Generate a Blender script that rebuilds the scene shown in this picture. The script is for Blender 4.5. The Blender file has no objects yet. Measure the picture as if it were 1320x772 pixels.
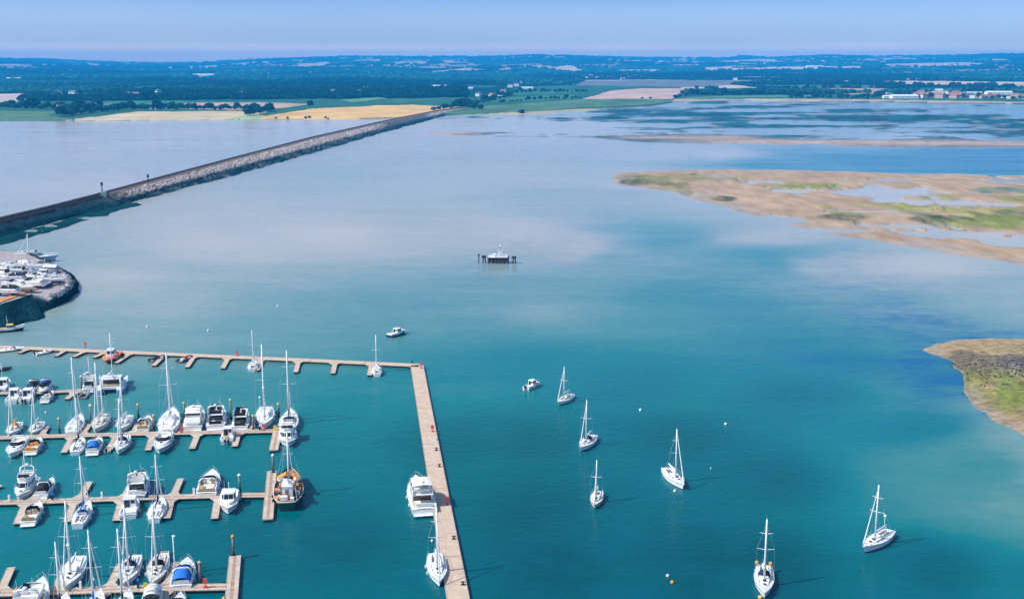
import bpy, math, random
import numpy as np
random.seed(7); RNG = np.random.default_rng(7)
PI = math.pi; rad = math.radians
C = bpy.context.scene.collection
S = bpy.context.scene

# ------------------------------------------------------------------ camera
CAM_H = 80.0; FOC = 1500.0; CX, CY = 660.0, 386.0; HORIZON = 80.0
K = FOC/1000
PITCH = math.atan((CY - HORIZON) / FOC)
cd = bpy.data.cameras.new('camera'); cam = bpy.data.objects.new('camera', cd); C.objects.link(cam)
cam.location = (0, 0, CAM_H); cam.rotation_euler = (PI/2 - PITCH, 0, 0)
cd.sensor_width = 36; cd.lens = 36 * FOC / 1320; cd.clip_start = 1; cd.clip_end = 60000
S.camera = cam

# ------------------------------------------------------------------ sky and sun
SUN_AZ, SUN_EL = rad(-108), rad(46)      # clockwise from +Y: the sun stands to the left, a little behind the camera
w = bpy.data.worlds.new('World'); S.world = w; w.use_nodes = True
nt = w.node_tree; bg = nt.nodes['Background']
sky = nt.nodes.new('ShaderNodeTexSky'); sky.sky_type = 'NISHITA'; sky.sun_disc = False
sky.sun_elevation = SUN_EL; sky.sun_rotation = SUN_AZ; sky.altitude = 80
sky.air_density = 1.0; sky.dust_density = 2.0; sky.ozone_density = 1.5
tint = nt.nodes.new('ShaderNodeMix'); tint.data_type = 'RGBA'; tint.blend_type = 'MULTIPLY'; tint.inputs[0].default_value = 1
wtc = nt.nodes.new('ShaderNodeTexCoord'); wsep = nt.nodes.new('ShaderNodeSeparateXYZ'); wr = nt.nodes.new('ShaderNodeValToRGB')
wn = nt.nodes.new('ShaderNodeTexNoise'); wn.inputs['Scale'].default_value = 3.0; wn.inputs['Detail'].default_value = 5
wm_ = nt.nodes.new('ShaderNodeMapping'); wm_.inputs['Scale'].default_value = (1.4, 1.4, 9)
wma = nt.nodes.new('ShaderNodeMath'); wma.operation = 'MULTIPLY_ADD'; wma.inputs[1].default_value = 0.006
wms = nt.nodes.new('ShaderNodeMath'); wms.operation = 'SUBTRACT'; wms.inputs[1].default_value = 0.003
nt.links.new(wtc.outputs['Generated'], wsep.inputs[0]); nt.links.new(wtc.outputs['Generated'], wm_.inputs[0]); nt.links.new(wm_.outputs[0], wn.inputs['Vector'])
nt.links.new(wn.outputs[0], wma.inputs[0]); nt.links.new(wsep.outputs[2], wma.inputs[2]); nt.links.new(wma.outputs[0], wms.inputs[0]); nt.links.new(wms.outputs[0], wr.inputs[0])
we = wr.color_ramp.elements
for _ in range(6): we.new(.9)
for i, (p_, c_) in enumerate([(.0, (9,5.4,3.3)), (.0093, (7.6,5.0,3.1)), (.013, (3.9,3.2,2.75)), (.0167, (2.5,2.3,2.55)), (.0255, (1.62,1.74,2.45)), (.050, (.80,1.05,1.90)), (.12, (.60,.92,1.35)), (.35, (.85,1.0,1.08))]): we[i].position = p_; we[i].color = (*c_, 1)
nt.links.new(wr.outputs[0], tint.inputs[7])
nt.links.new(sky.outputs[0], tint.inputs[6]); nt.links.new(tint.outputs[2], bg.inputs[0])
bg.inputs[1].default_value = 0.125
sl = bpy.data.lights.new('sun', 'SUN'); so = bpy.data.objects.new('sun', sl); C.objects.link(so)
sl.energy = 4.3; sl.angle = rad(0.53); sl.color = (1.0, 0.955, 0.89)
so.rotation_euler = (PI/2 - SUN_EL, 0, -SUN_AZ + PI)
S.view_settings.view_transform = 'Standard'; S.view_settings.look = 'None'
S.view_settings.gamma = 1; S.view_settings.use_curve_mapping = False
S.view_settings.exposure = 0.2
S.cycles.max_bounces = 6; S.cycles.volume_bounces = 1; S.cycles.use_denoising = True
S.cycles.caustics_reflective = False; S.cycles.caustics_refractive = False

# ------------------------------------------------------------------ measuring helpers
cp, sp = math.cos(PITCH), math.sin(PITCH)
def ray(px, py):
    a = (px - CX) / FOC; b = (CY - py) / FOC
    return (a, cp + b*sp, -sp + b*cp)
def G(px, py, z=0.0):
    "the point of the place at height z that is seen at pixel px, py of the photograph"
    x, y, dz = ray(px, py); t = (z - CAM_H) / dz
    return np.array([x*t, y*t, z])
def proj(x, y, z):
    zz = z - CAM_H
    d = y*cp - zz*sp; u = y*sp + zz*cp
    return CX + FOC*x/d, CY - FOC*u/d
def lerp(a, b, t): return a + (b - a)*t
def smooth(a, b, x):
    t = np.clip((x - a) / (b - a), 0, 1); return t*t*(3 - 2*t)

_perm = RNG.permutation(512)
_val = RNG.random(512)
def vnoise(x, y, seed=0):
    x = np.asarray(x, float) + seed*17.31; y = np.asarray(y, float) + seed*9.77
    xi = np.floor(x).astype(int); yi = np.floor(y).astype(int); fx = x - xi; fy = y - yi
    fx = fx*fx*(3-2*fx); fy = fy*fy*(3-2*fy)
    h = lambda i, j: _val[(_perm[(i & 511)] + j*57 + (j >> 3)*131) & 511]
    return (h(xi, yi)*(1-fx) + h(xi+1, yi)*fx)*(1-fy) + (h(xi, yi+1)*(1-fx) + h(xi+1, yi+1)*fx)*fy
def fbm(x, y, seed=0, o=4):
    s = 0; a = 0.5; t = 0
    for k in range(o):
        s = s + a*vnoise(x*2**k, y*2**k, seed + k*3); t += a; a *= 0.55
    return s / t
def in_poly(x, y, poly):
    x = np.asarray(x, float); y = np.asarray(y, float); r = np.zeros(x.shape, bool); n = len(poly)
    for i in range(n):
        x0, y0 = poly[i]; x1, y1 = poly[(i+1) % n]
        if y0 == y1: continue
        c = ((y0 > y) != (y1 > y)) & (x < (x1-x0)*(y-y0)/(y1-y0) + x0)
        r ^= c
    return r
def poly_dist(x, y, poly):
    d = np.full(np.shape(x), 1e9); n = len(poly)
    for i in range(n):
        ax, ay = poly[i]; bx, by = poly[(i+1) % n]
        L = (bx-ax)**2 + (by-ay)**2 + 1e-9
        t = np.clip(((x-ax)*(bx-ax) + (y-ay)*(by-ay)) / L, 0, 1)
        d = np.minimum(d, np.hypot(x-ax-t*(bx-ax), y-ay-t*(by-ay)))
    return d

# ------------------------------------------------------------------ materials
MATS = {}
def mat(name, col, rough=0.5, metal=0.0, var=0.0, scale=3.0, spec=0.5, bump=0.0, coat=0.0):
    if name in MATS: return MATS[name]
    m = bpy.data.materials.new(name); m.use_nodes = True; n = m.node_tree.nodes; l = m.node_tree.links
    b = n['Principled BSDF']; b.inputs['Base Color'].default_value = (*col, 1)
    b.inputs['Roughness'].default_value = rough; b.inputs['Metallic'].default_value = metal
    b.inputs['Specular IOR Level'].default_value = spec; b.inputs['Coat Weight'].default_value = coat
    if var or bump:
        tc = n.new('ShaderNodeTexCoord'); nz = n.new('ShaderNodeTexNoise')
        nz.inputs['Scale'].default_value = scale; nz.inputs['Detail'].default_value = 4
        l.new(tc.outputs['Object'], nz.inputs['Vector'])
    if var:
        r = n.new('ShaderNodeValToRGB'); l.new(nz.outputs[0], r.inputs[0])
        r.color_ramp.elements[0].position = 0.3; r.color_ramp.elements[1].position = 0.7
        r.color_ramp.elements[0].color = (*[c*(1-var) for c in col], 1)
        r.color_ramp.elements[1].color = (*[min(1, c*(1+var)) for c in col], 1)
        l.new(r.outputs[0], b.inputs['Base Color'])
    if bump:
        bp = n.new('ShaderNodeBump'); bp.inputs['Distance'].default_value = bump; bp.inputs['Strength'].default_value = 0.7
        l.new(nz.outputs[0], bp.inputs['Height']); l.new(bp.outputs[0], b.inputs['Normal'])
    MATS[name] = m; return m
def vcol_mat(name, rough=0.8, spec=0.3, var=0.25, scale=0.5, bump=0.0, stretch=(1, 1, 1)):
    m = bpy.data.materials.new(name); m.use_nodes = True; n = m.node_tree.nodes; l = m.node_tree.links
    b = n['Principled BSDF']; b.inputs['Roughness'].default_value = rough; b.inputs['Specular IOR Level'].default_value = spec
    at = n.new('ShaderNodeAttribute'); at.attribute_name = 'tone'
    tc = n.new('ShaderNodeTexCoord'); mp = n.new('ShaderNodeMapping'); mp.inputs['Scale'].default_value = stretch
    nz = n.new('ShaderNodeTexNoise'); nz.inputs['Scale'].default_value = scale; nz.inputs['Detail'].default_value = 5
    mr = n.new('ShaderNodeMapRange'); mr.inputs[1].default_value = 0.3; mr.inputs[2].default_value = 0.7
    mr.inputs[3].default_value = 1 - var; mr.inputs[4].default_value = 1 + var
    mx = n.new('ShaderNodeMix'); mx.data_type = 'RGBA'; mx.blend_type = 'MULTIPLY'; mx.inputs[0].default_value = 1
    l.new(tc.outputs['Object'], mp.inputs[0]); l.new(mp.outputs[0], nz.inputs['Vector']); l.new(nz.outputs[0], mr.inputs[0])
    l.new(at.outputs['Color'], mx.inputs[6]); l.new(mr.outputs[0], mx.inputs[7]); l.new(mx.outputs[2], b.inputs['Base Color'])
    if bump:
        bp = n.new('ShaderNodeBump'); bp.inputs['Distance'].default_value = bump
        l.new(nz.outputs[0], bp.inputs['Height']); l.new(bp.outputs[0], b.inputs['Normal'])
    MATS[name] = m; return m

# ------------------------------------------------------------------ mesh builder
class MB:
    def __init__(s): s.v = []; s.f = []; s.m = []
    def add(s, vs, fs, mi=0):
        o = len(s.v); s.v += [tuple(map(float, p)) for p in vs]
        s.f += [tuple(i + o for i in f) for f in fs]; s.m += [mi]*len(fs); return s
    def box(s, c, d, mi=0, rz=0.0, top=1.0):
        cx, cy, cz = c; x, y, z = d[0]/2, d[1]/2, d[2]/2; ca, sa = math.cos(rz), math.sin(rz); vs = []
        for k, t in ((-1, 1.0), (1, top)):
            for i, j in ((-1, -1), (1, -1), (1, 1), (-1, 1)):
                px, py = i*x*t, j*y*t
                vs.append((cx + px*ca - py*sa, cy + px*sa + py*ca, cz + k*z))
        return s.add(vs, [(3, 2, 1, 0), (4, 5, 6, 7), (0, 1, 5, 4), (1, 2, 6, 5), (2, 3, 7, 6), (3, 0, 4, 7)], mi)
    def prism(s, bot, z0, top, z1, mi=0, mtop=None):
        n = len(bot); z0 = z0 if hasattr(z0, '__len__') else [z0]*n; z1 = z1 if hasattr(z1, '__len__') else [z1]*n
        vs = [(x, y, z0[i]) for i, (x, y) in enumerate(bot)] + [(x, y, z1[i]) for i, (x, y) in enumerate(top)]
        s.add(vs, [(i, (i+1) % n, n + (i+1) % n, n + i) for i in range(n)], mi)
        s.add(vs[n:], [tuple(range(n))], mi if mtop is None else mtop)
        s.add(vs[:n], [tuple(reversed(range(n)))], mi); return s
    def tube(s, pts, r, n=6, mi=0, cap=True):
        pts = [np.array(p, float) for p in pts]; rs = r if hasattr(r, '__len__') else [r]*len(pts); rings = []
        for i, p in enumerate(pts):
            d = pts[min(i+1, len(pts)-1)] - pts[max(i-1, 0)]; d /= np.linalg.norm(d) + 1e-9
            a = np.cross(d, (0, 0, 1.0) if abs(d[2]) < 0.9 else (0, 1.0, 0)); a /= np.linalg.norm(a); b = np.cross(a, d)
            rings.append([p + rs[i]*(a*math.cos(2*PI*k/n) + b*math.sin(2*PI*k/n)) for k in range(n)])
        return s.loft(rings, mi, True, cap)
    def loft(s, rings, mi=0, closed=True, cap=False):
        n = len(rings[0]); vs = [p for r in rings for p in r]; fs = []
        for i in range(len(rings)-1):
            for k in range(n if closed else n-1):
                k2 = (k+1) % n; fs.append((i*n+k, i*n+k2, (i+1)*n+k2, (i+1)*n+k))
        if cap: fs += [tuple(reversed(range(n))), tuple((len(rings)-1)*n + k for k in range(n))]
        return s.add(vs, fs, mi)
    def ball(s, c, r, n=10, m=6, mi=0):
        r = r if hasattr(r, '__len__') else (r, r, r); rings = []
        for j in range(m+1):
            a = -PI/2 + PI*j/m; rr = max(math.cos(a), 0.02)
            rings.append([(c[0] + r[0]*rr*math.cos(2*PI*k/n), c[1] + r[1]*rr*math.sin(2*PI*k/n), c[2] + r[2]*math.sin(a)) for k in range(n)])
        return s.loft(rings, mi, True, True)
    def panel(s, q, u0, u1, v0, v1, off=0.02, th=0.02, mi=0):
        "a thin pane set proud of the quad q (bottom0, bottom1, top1, top0)"
        a, b, c, d = [np.array(p, float) for p in q]
        P = lambda u, v: (a*(1-u) + b*u)*(1-v) + (d*(1-u) + c*u)*v
        n = np.cross(b-a, d-a); n /= np.linalg.norm(n) + 1e-9
        base = [P(u0, v0), P(u1, v0), P(u1, v1), P(u0, v1)]
        vs = [p + n*(off - th - 0.012) for p in base] + [p + n*off for p in base]
        return s.add(vs, [(3, 2, 1, 0), (4, 5, 6, 7), (0, 1, 5, 4), (1, 2, 6, 5), (2, 3, 7, 6), (3, 0, 4, 7)], mi)
    def build(s, name, mats, parent=None, smooth=False, loc=None):
        me = bpy.data.meshes.new(name); me.from_pydata(s.v, [], s.f)
        mats = mats if isinstance(mats, (list, tuple)) else [mats]
        for m in mats: me.materials.append(m)
        if any(s.m): me.polygons.foreach_set('material_index', s.m)
        me.polygons.foreach_set('use_smooth', [smooth]*len(s.f)); me.update()
        o = bpy.data.objects.new(name, me); C.objects.link(o)
        if parent: o.parent = parent
        if loc is not None: o.location = loc
        return o
def np_mesh(name, V, F, material, tone=None, attrs=None, smooth=True):
    me = bpy.data.meshes.new(name); V = np.asarray(V, np.float32); F = np.asarray(F, np.int32); k = F.shape[1]
    me.vertices.add(len(V)); me.vertices.foreach_set('co', V.ravel())
    me.loops.add(F.size); me.loops.foreach_set('vertex_index', F.ravel())
    me.polygons.add(len(F)); me.polygons.foreach_set('loop_start', np.arange(0, F.size, k, dtype=np.int32))
    me.polygons.foreach_set('loop_total', np.full(len(F), k, np.int32))
    me.polygons.foreach_set('use_smooth', np.full(len(F), smooth, bool))
    me.update(calc_edges=True); me.validate()
    if tone is not None:
        a = me.attributes.new('tone', 'FLOAT_COLOR', 'POINT'); t = np.ones((len(V), 4), np.float32); t[:, :3] = tone
        a.data.foreach_set('color', t.ravel())
    for kx, val in (attrs or {}).items():
        a = me.attributes.new(kx, 'FLOAT', 'POINT'); a.data.foreach_set('value', np.asarray(val, np.float32))
    me.materials.append(material)
    o = bpy.data.objects.new(name, me); C.objects.link(o); return o
def grid_faces(nr, nc, keep=None):
    i = np.arange(nr*nc).reshape(nr, nc)
    F = np.stack([i[:-1, :-1], i[:-1, 1:], i[1:, 1:], i[1:, :-1]], -1).reshape(-1, 4)
    return F if keep is None else F[keep.reshape(-1)[F].any(1)]
def compact(V, F, *arrs):
    used = np.unique(F); mp = np.full(len(V), -1); mp[used] = np.arange(len(used))
    return (V[used], mp[F]) + tuple(a[used] for a in arrs)

LABELS = set()
def tag(o, label=None, cat=None, group=None, kind=None):
    if label: o['label'] = label
    if cat: o['category'] = cat
    if group: o['group'] = group
    if kind: o['kind'] = kind
    return o
def thing(name, label, cat, loc=(0, 0, 0), rz=0.0, group=None):
    o = bpy.data.objects.new(name, None); o.empty_display_size = 0.5; C.objects.link(o)
    o.location = loc; o.rotation_euler = (0, 0, rz); return tag(o, label, cat, group)
def copy_tree(o, parent=None):
    c = o.copy(); C.objects.link(c)
    if parent: c.parent = parent
    for ch in list(o.children): copy_tree(ch, c)
    return c
HAZE_D, HAZE_C = 1.05e-4, (0.03, 0.45, 1.0)
# ================================================================== the setting
def zone(base, pts):
    "interpolate values given at pixels of the photograph over the place"
    P = np.array([(px, py) for px, py, _ in pts], float); Vv = np.array([v for *_, v in pts], float)
    g = np.array([G(px, py)[:2] for px, py in P])
    return np.arctan2(g[:, 0], g[:, 1]), np.log(np.hypot(g[:, 0], g[:, 1])), Vv
def interp_zone(Z, x, y, p=2.1, ka=2.2, kd=1.3):
    a = np.arctan2(x, y); d = np.log(np.hypot(x, y) + 1); num = 0; den = 0
    for A, D, v in zip(*Z):
        wgt = 1 / ((ka*(a-A))**2 + (kd*(d-D))**2 + 2e-4)**(p/2*1.3)
        num = num + wgt*v; den = den + wgt
    return num / den

DEPTH = zone(0, [(1232,512,.16),(1256,543,.14),(1290,572,.16),(1325,592,.2),(1225,548,.34),(1262,580,.32),(1000,240,.03),(1100,262,.03),(1200,282,.04),(1250,250,.04),(1310,305,.05),(900,238,.03),(1180,242,.04),(1300,270,.04),(50,200,.03),(200,180,.0),(100,240,.05),(300,165,.0),(450,158,.0),(-100,230,.05),(20,165,.0),
 (600,180,.05),(700,180,.04),(800,200,.1),(640,230,.15),(480,230,.2),(350,260,.14),(430,290,.06),(560,300,.14),(250,300,.1),(650,290,.08),
 (800,260,.22),(150,350,.16),(250,370,.24),(400,400,.36),(560,400,.4),(660,390,.33),(750,330,.33),(700,310,.12),(880,300,.44),(1000,330,.5),(850,380,.5),
 (950,420,.58),(1100,350,.2),(1000,300,.14),(1200,350,.12),(1280,385,.24),(1150,400,.32),(1250,415,.34),(1320,400,.26),(1050,450,.62),(1150,470,.6),(1200,430,.36),(1220,520,.42),(1260,560,.36),
 (1300,600,.38),(1310,650,.45),(1200,590,.55),(1120,540,.68),(700,450,.62),(800,480,.72),(600,560,.85),(700,560,.88),(900,560,.88),
 (1000,600,.9),(700,720,1),(900,720,1),(1200,720,.9),(1320,760,.72),(1000,500,.76),(620,480,.6),(480,520,.66),(700,660,.96),(1000,720,1),
 (50,480,.52),(200,500,.54),(400,500,.55),(450,560,.74),(100,620,.6),(300,600,.74),(100,700,.72),(280,690,.85),(450,680,.95),(0,700,.66),
 (0,560,.55),(50,435,.3),(250,430,.34),(400,440,.42),(200,400,.28),(150,620,.62),(-60,600,.58),(0,640,.6),(250,560,.64),(350,680,.9),
 (900,205,.26),(1000,208,.5),(1150,207,.62),(1300,210,.75),(1330,196,.7),(900,190,.06),(1200,182,.1),(1000,170,.2),(1300,160,.3),(800,150,.2),(700,160,.05),(600,160,.04),
 (700,900,1),(100,900,.7),(1300,900,.9)])
WEED = zone(0, [(1000,240,0),(1100,262,0),(1200,282,.0),(1250,250,0.05),(1310,305,.1),(900,238,0),(1180,242,0),(1152,452,1.2),(1195,450,1.3),(1172,472,.9),(1130,445,.7),(1228,490,1.2),(1215,470,1.4),(1180,432,.6),(1235,500,.8),(1200,520,.3),(1105,440,.12),(1280,400,.0),(1100,500,.15),(1300,205,.9),(1150,205,.8),(1000,208,.55),
 (900,200,.1),(1330,195,.9),(1150,180,.05),(1000,330,.2),(800,400,.12),(650,560,.0),(400,500,0),(100,400,0),(1000,650,.16),(1000,500,.24),(900,560,.18),(1000,410,.26),(900,330,.22),(1080,560,.2),(780,420,.12),(1320,640,0),(1250,560,.0),(1000,260,.0),
 (300,300,0),(640,240,.0),(1200,600,.05),(900,520,.12),(1250,340,0),(1300,160,.5),(900,160,.4),(700,160,.0)])

# water
nr, nc = 420, 460
dd = np.geomspace(1, 58, nr)*70; uu = np.linspace(-1.0, 1.0, nc)
D_, U_ = np.meshgrid(dd, uu, indexing='ij')
X = U_*(D_ + 60); Y = D_ - 50 + 0*U_
Yc = np.maximum(Y, 30); sc_ = .12*np.hypot(X, Yc)
XW = X + sc_*1.6*(fbm(X/130 + 3, Yc/210, 71, 4) - .5); YW = np.maximum(Yc + sc_*2.4*(fbm(X/150, Yc/260, 73, 4) - .5), 30)
dep = interp_zone(DEPTH, XW, YW); wd = interp_zone(WEED, (X+XW)/2, (Yc+YW)/2)
V = np.stack([X.ravel(), Y.ravel(), 0*X.ravel()], 1)
wm = bpy.data.materials.new('water'); wm.use_nodes = True; n = wm.node_tree.nodes; l = wm.node_tree.links; b = n['Principled BSDF']
def nd(t, **k):
    x = n.new(t)
    for a, v in k.items(): setattr(x, a, v)
    return x
tc = nd('ShaderNodeTexCoord')
def mapped(sx, sy, rz=0):
    m = nd('ShaderNodeMapping'); m.inputs['Scale'].default_value = (sx, sy, 1); m.inputs['Rotation'].default_value = (0, 0, rz)
    l.new(tc.outputs['Object'], m.inputs[0]); return m.outputs[0]
def noise(vec, sc, det=4, rough=.55, dist=0.0):
    x = nd('ShaderNodeTexNoise'); x.inputs['Scale'].default_value = sc; x.inputs['Detail'].default_value = det
    x.inputs['Roughness'].default_value = rough; x.inputs['Distortion'].default_value = dist; l.new(vec, x.inputs['Vector']); return x.outputs[0]
def math_(op, a, b_=None, c_=None):
    x = nd('ShaderNodeMath', operation=op)
    for i, q in enumerate((a, b_, c_)):
        if q is None: continue
        if isinstance(q, (int, float)): x.inputs[i].default_value = q
        else: l.new(q, x.inputs[i])
    return x.outputs[0]
ad = nd('ShaderNodeAttribute', attribute_name='depth'); aw = nd('ShaderNodeAttribute', attribute_name='weed')
big = noise(mapped(1, 1.6, 0.25), 0.012, 6, .6, 1.5); streak = noise(mapped(.35, 1.8, .18), 0.022, 5, .55, .6)
fine = noise(mapped(1, 1.6, .3), 0.16, 5, .6)
vv = math_('MULTIPLY', math_('SUBTRACT', big, .5), .10)
vs_ = math_('MULTIPLY', math_('SUBTRACT', streak, .5), .15)
vf = math_('MULTIPLY', math_('SUBTRACT', fine, .5), .13)
dsum = math_('ADD', math_('ADD', math_('ADD', ad.outputs['Fac'], vv), vs_), vf)
cr = nd('ShaderNodeValToRGB'); l.new(dsum, cr.inputs[0]); e = cr.color_ramp.elements
WATER_RAMP = [(0.0, (.49,.42,.37)), (.14, (.375,.36,.325)), (.30, (.175,.27,.26)), (.46, (.056,.205,.205)), (.62, (.004,.158,.170)), (.80, (.0004,.108,.124)), (1.0, (.0002,.062,.074))]
while len(e) < len(WATER_RAMP): e.new(.5)
for q, (p_, c_) in zip(e, WATER_RAMP): q.position = p_; q.color = (*c_, 1)
fleck = noise(mapped(.8, 1.3, .5), 0.075, 6, .68, .8); wfac = math_('MULTIPLY', math_('SUBTRACT', aw.outputs['Fac'], .08), math_('ADD', .85, math_('MULTIPLY', math_('SUBTRACT', fleck, .5), 4.5)))
wclamp = nd('ShaderNodeClamp'); l.new(math_('MULTIPLY', wfac, math_('GREATER_THAN', aw.outputs['Fac'], 0.02)), wclamp.inputs[0])
mxw = nd('ShaderNodeMix', data_type='RGBA'); l.new(wclamp.outputs[0], mxw.inputs[0]); l.new(cr.outputs[0], mxw.inputs[6]); mxw.inputs[7].default_value = (.004, .10, .225, 1)
l.new(mxw.outputs[2], b.inputs['Base Color'])
b.inputs['IOR'].default_value = 1.25; b.inputs['Specular IOR Level'].default_value = 0.2
rr = nd('ShaderNodeMapRange'); l.new(streak, rr.inputs[0]); rr.inputs[1].default_value = .35; rr.inputs[2].default_value = .65; rr.inputs[3].default_value = .07; rr.inputs[4].default_value = .20
l.new(rr.outputs[0], b.inputs['Roughness'])
w1 = noise(mapped(1, 1.5, .35), 0.42, 3, .5, .3); w2 = noise(mapped(1, 1.4, -.3), 1.5, 3, .55)
hh = math_('ADD', math_('MULTIPLY', w1, 1.0), math_('MULTIPLY', w2, .35))
bp = nd('ShaderNodeBump'); bp.inputs['Distance'].default_value = .18; bp.inputs['Strength'].default_value = .6
l.new(hh, bp.inputs['Height']); l.new(bp.outputs[0], b.inputs['Normal'])
water = np_mesh('water', V, grid_faces(nr, nc)[:, ::-1], wm, attrs={'depth': dep.ravel(), 'weed': wd.ravel()})
tag(water, kind='structure')

# ------------------------------------------------------------------ mainland terrain with its mosaic of fields
SHORE = np.array([(-400,157),(-100,157),(100,157),(330,155.5),(480,154.5),(560,151),(600,148.5),(680,148),(760,143),(830,139),(870,132.5),(940,130),(1020,131),(1100,131.5),(1180,133),(1320,135),(1700,136)], float)
def shore_d(az):
    px = SHORE[:, 0]; g = np.array([G(a, b_)[:2] for a, b_ in SHORE]); A = np.arctan2(g[:, 0], g[:, 1]); Dd = np.hypot(g[:, 0], g[:, 1])
    return np.interp(az, A, Dd)
SKYLINE = np.array([(-300,78),(0,76.5),(60,77),(120,79.5),(200,81.5),(260,80.5),(330,77),(400,75),(450,73),(500,73.8),(560,74),(640,73),(690,71.5),(760,73.5),(830,75),(930,75),(955,72.5),(990,74.5),(1060,72.5),(1130,73.5),(1200,72.5),(1320,71.5),(1600,74)], float)
def terrain_h(x, y):
    az = np.arctan2(x, y); d = np.hypot(x, y); s = d - shore_d(az)
    h = -2.2 + 5.2*smooth(-6, 42, s)
    px = CX + np.tan(az)*FOC/cp
    ysk = np.interp(px, SKYLINE[:, 0], SKYLINE[:, 1])
    top = CAM_H + (HORIZON - ysk)*11.0 - 6
    up = smooth(2600*K, 11000*K, d)
    h = h + (top - 3)*(up**1.15)*np.where(s > 0, 1, 0)
    h = h + (fbm(x/900, y/900, 4, 4) - .5)*22*smooth(2600*K, 6000*K, d) + (fbm(x/300, y/300, 9, 3) - .5)*2.2*smooth(30, 300, s)
    return np.where(d > 11200*K, h - (d - 11200*K)*.04, h)
ang = np.concatenate([np.linspace(4.6, .9, 280), np.linspace(.89, -0.42, 190)])/K
hprof = lambda d: 3 + 80*smooth(2600*K, 11000*K, d)
ds = np.geomspace(840*K, 12800*K, 9000); aa = np.degrees(np.arctan2(CAM_H - hprof(ds), ds)); order = np.argsort(-aa)
rows = np.interp(-ang, -aa[order], ds[order]); rows = np.unique(np.concatenate([[600*K, 760*K], rows, np.linspace(11200*K, 12800*K, 8)]))
cols = np.radians(np.concatenate([np.linspace(-46, -27.5, 60), np.linspace(-27.3, 27.3, 1080), np.linspace(27.5, 46, 60)]))
Dg, Ag = np.meshgrid(rows, cols, indexing='ij'); TX = Dg*np.sin(Ag); TY = Dg*np.cos(Ag); TZ = terrain_h(TX, TY)
# field mosaic: cells of a jittered grid, each with its own crop
def mosaic(x, y):
    wx = x + 90*(fbm(x/500, y/500, 2) - .5)*2; wy = y + 130*(fbm(x/500, y/500, 5) - .5)*2
    cs = 360.0; gx = wx/cs; gy = wy/(cs*1.25); best = np.full(x.shape, 1e9); sec = best.copy(); idx = np.zeros(x.shape, int)
    ix, iy = np.floor(gx).astype(int), np.floor(gy).astype(int)
    for i in (-1, 0, 1):
        for j in (-1, 0, 1):
            k = _perm[((ix+i)*31 + (iy+j)*17) & 511]*512 + _perm[((ix+i)*7 + (iy+j)*57 + 11) & 511]
            rx = ((k*7919) % 1000)/1000; ry = ((k*104729) % 1000)/1000
            q = np.maximum(np.abs(gx - (ix+i+rx)), np.abs(gy - (iy+j+ry)))
            m = q < best; sec = np.where(m, best, np.minimum(sec, q)); idx = np.where(m, k, idx); best = np.minimum(best, q)
    return idx, (sec - best)
idx, edge = mosaic(TX, TY)
PAL = np.array([(.008,.045,.048),(.010,.055,.050),(.014,.075,.06),(.03,.10,.075),(.007,.04,.045),(.40,.30,.22),(.50,.38,.27),(.32,.27,.25),(.06,.15,.08),(.022,.06,.05),(.016,.05,.045),(.55,.42,.32)])
u1 = ((idx*2654435761) % 1000)/1000.0; u2 = ((idx*40503) % 977)/977.0
PXt, PYt = proj(TX, TY, TZ)
woody = fbm(TX/1500, TY/2600, 21, 3)
pick = (u1*5).astype(int); crop = (5 + u2*7).astype(int)
far_ = TY > 9500; opened = ((u1 > np.where(far_, .36, .55)) & (woody < .54)) | ((u1 > np.where(far_, .66, .80))); opened &= ~((PXt < 640) & (PYt > 88) & (PYt < 134) & (u2 > .12))
sel = np.where(opened, np.minimum(crop, 11), pick)
tone = PAL[sel].copy()
tone[edge < .045] = (.007, .036, .04)
WX_ = 9*(fbm(PXt/14, PYt/3, 33, 3) - .5); WY_ = 1.3*(fbm(PXt/22, PYt/4, 35, 3) - .5)
def paint(poly, col, var=0.0):
    m = in_poly(PXt + WX_, PYt + WY_, poly); tone[m] = np.array(col)*(1 + var*(fbm(TX[m]/40, TY[m]/160, 3) - .5)[:, None]*2)
paint([(-300,160),(-300,134),(1500,118),(1500,140),(870,136),(600,150),(330,158)], (.04,.12,.085))
paint([(620,131),(640,118),(745,108),(880,112),(860,129),(740,140),(640,142)], (.035,.115,.08), .4)
paint([(600,150),(560,143),(600,139),(660,134),(750,128),(870,129),(860,134),(760,138)], (.085,.17,.10), .4)
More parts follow.
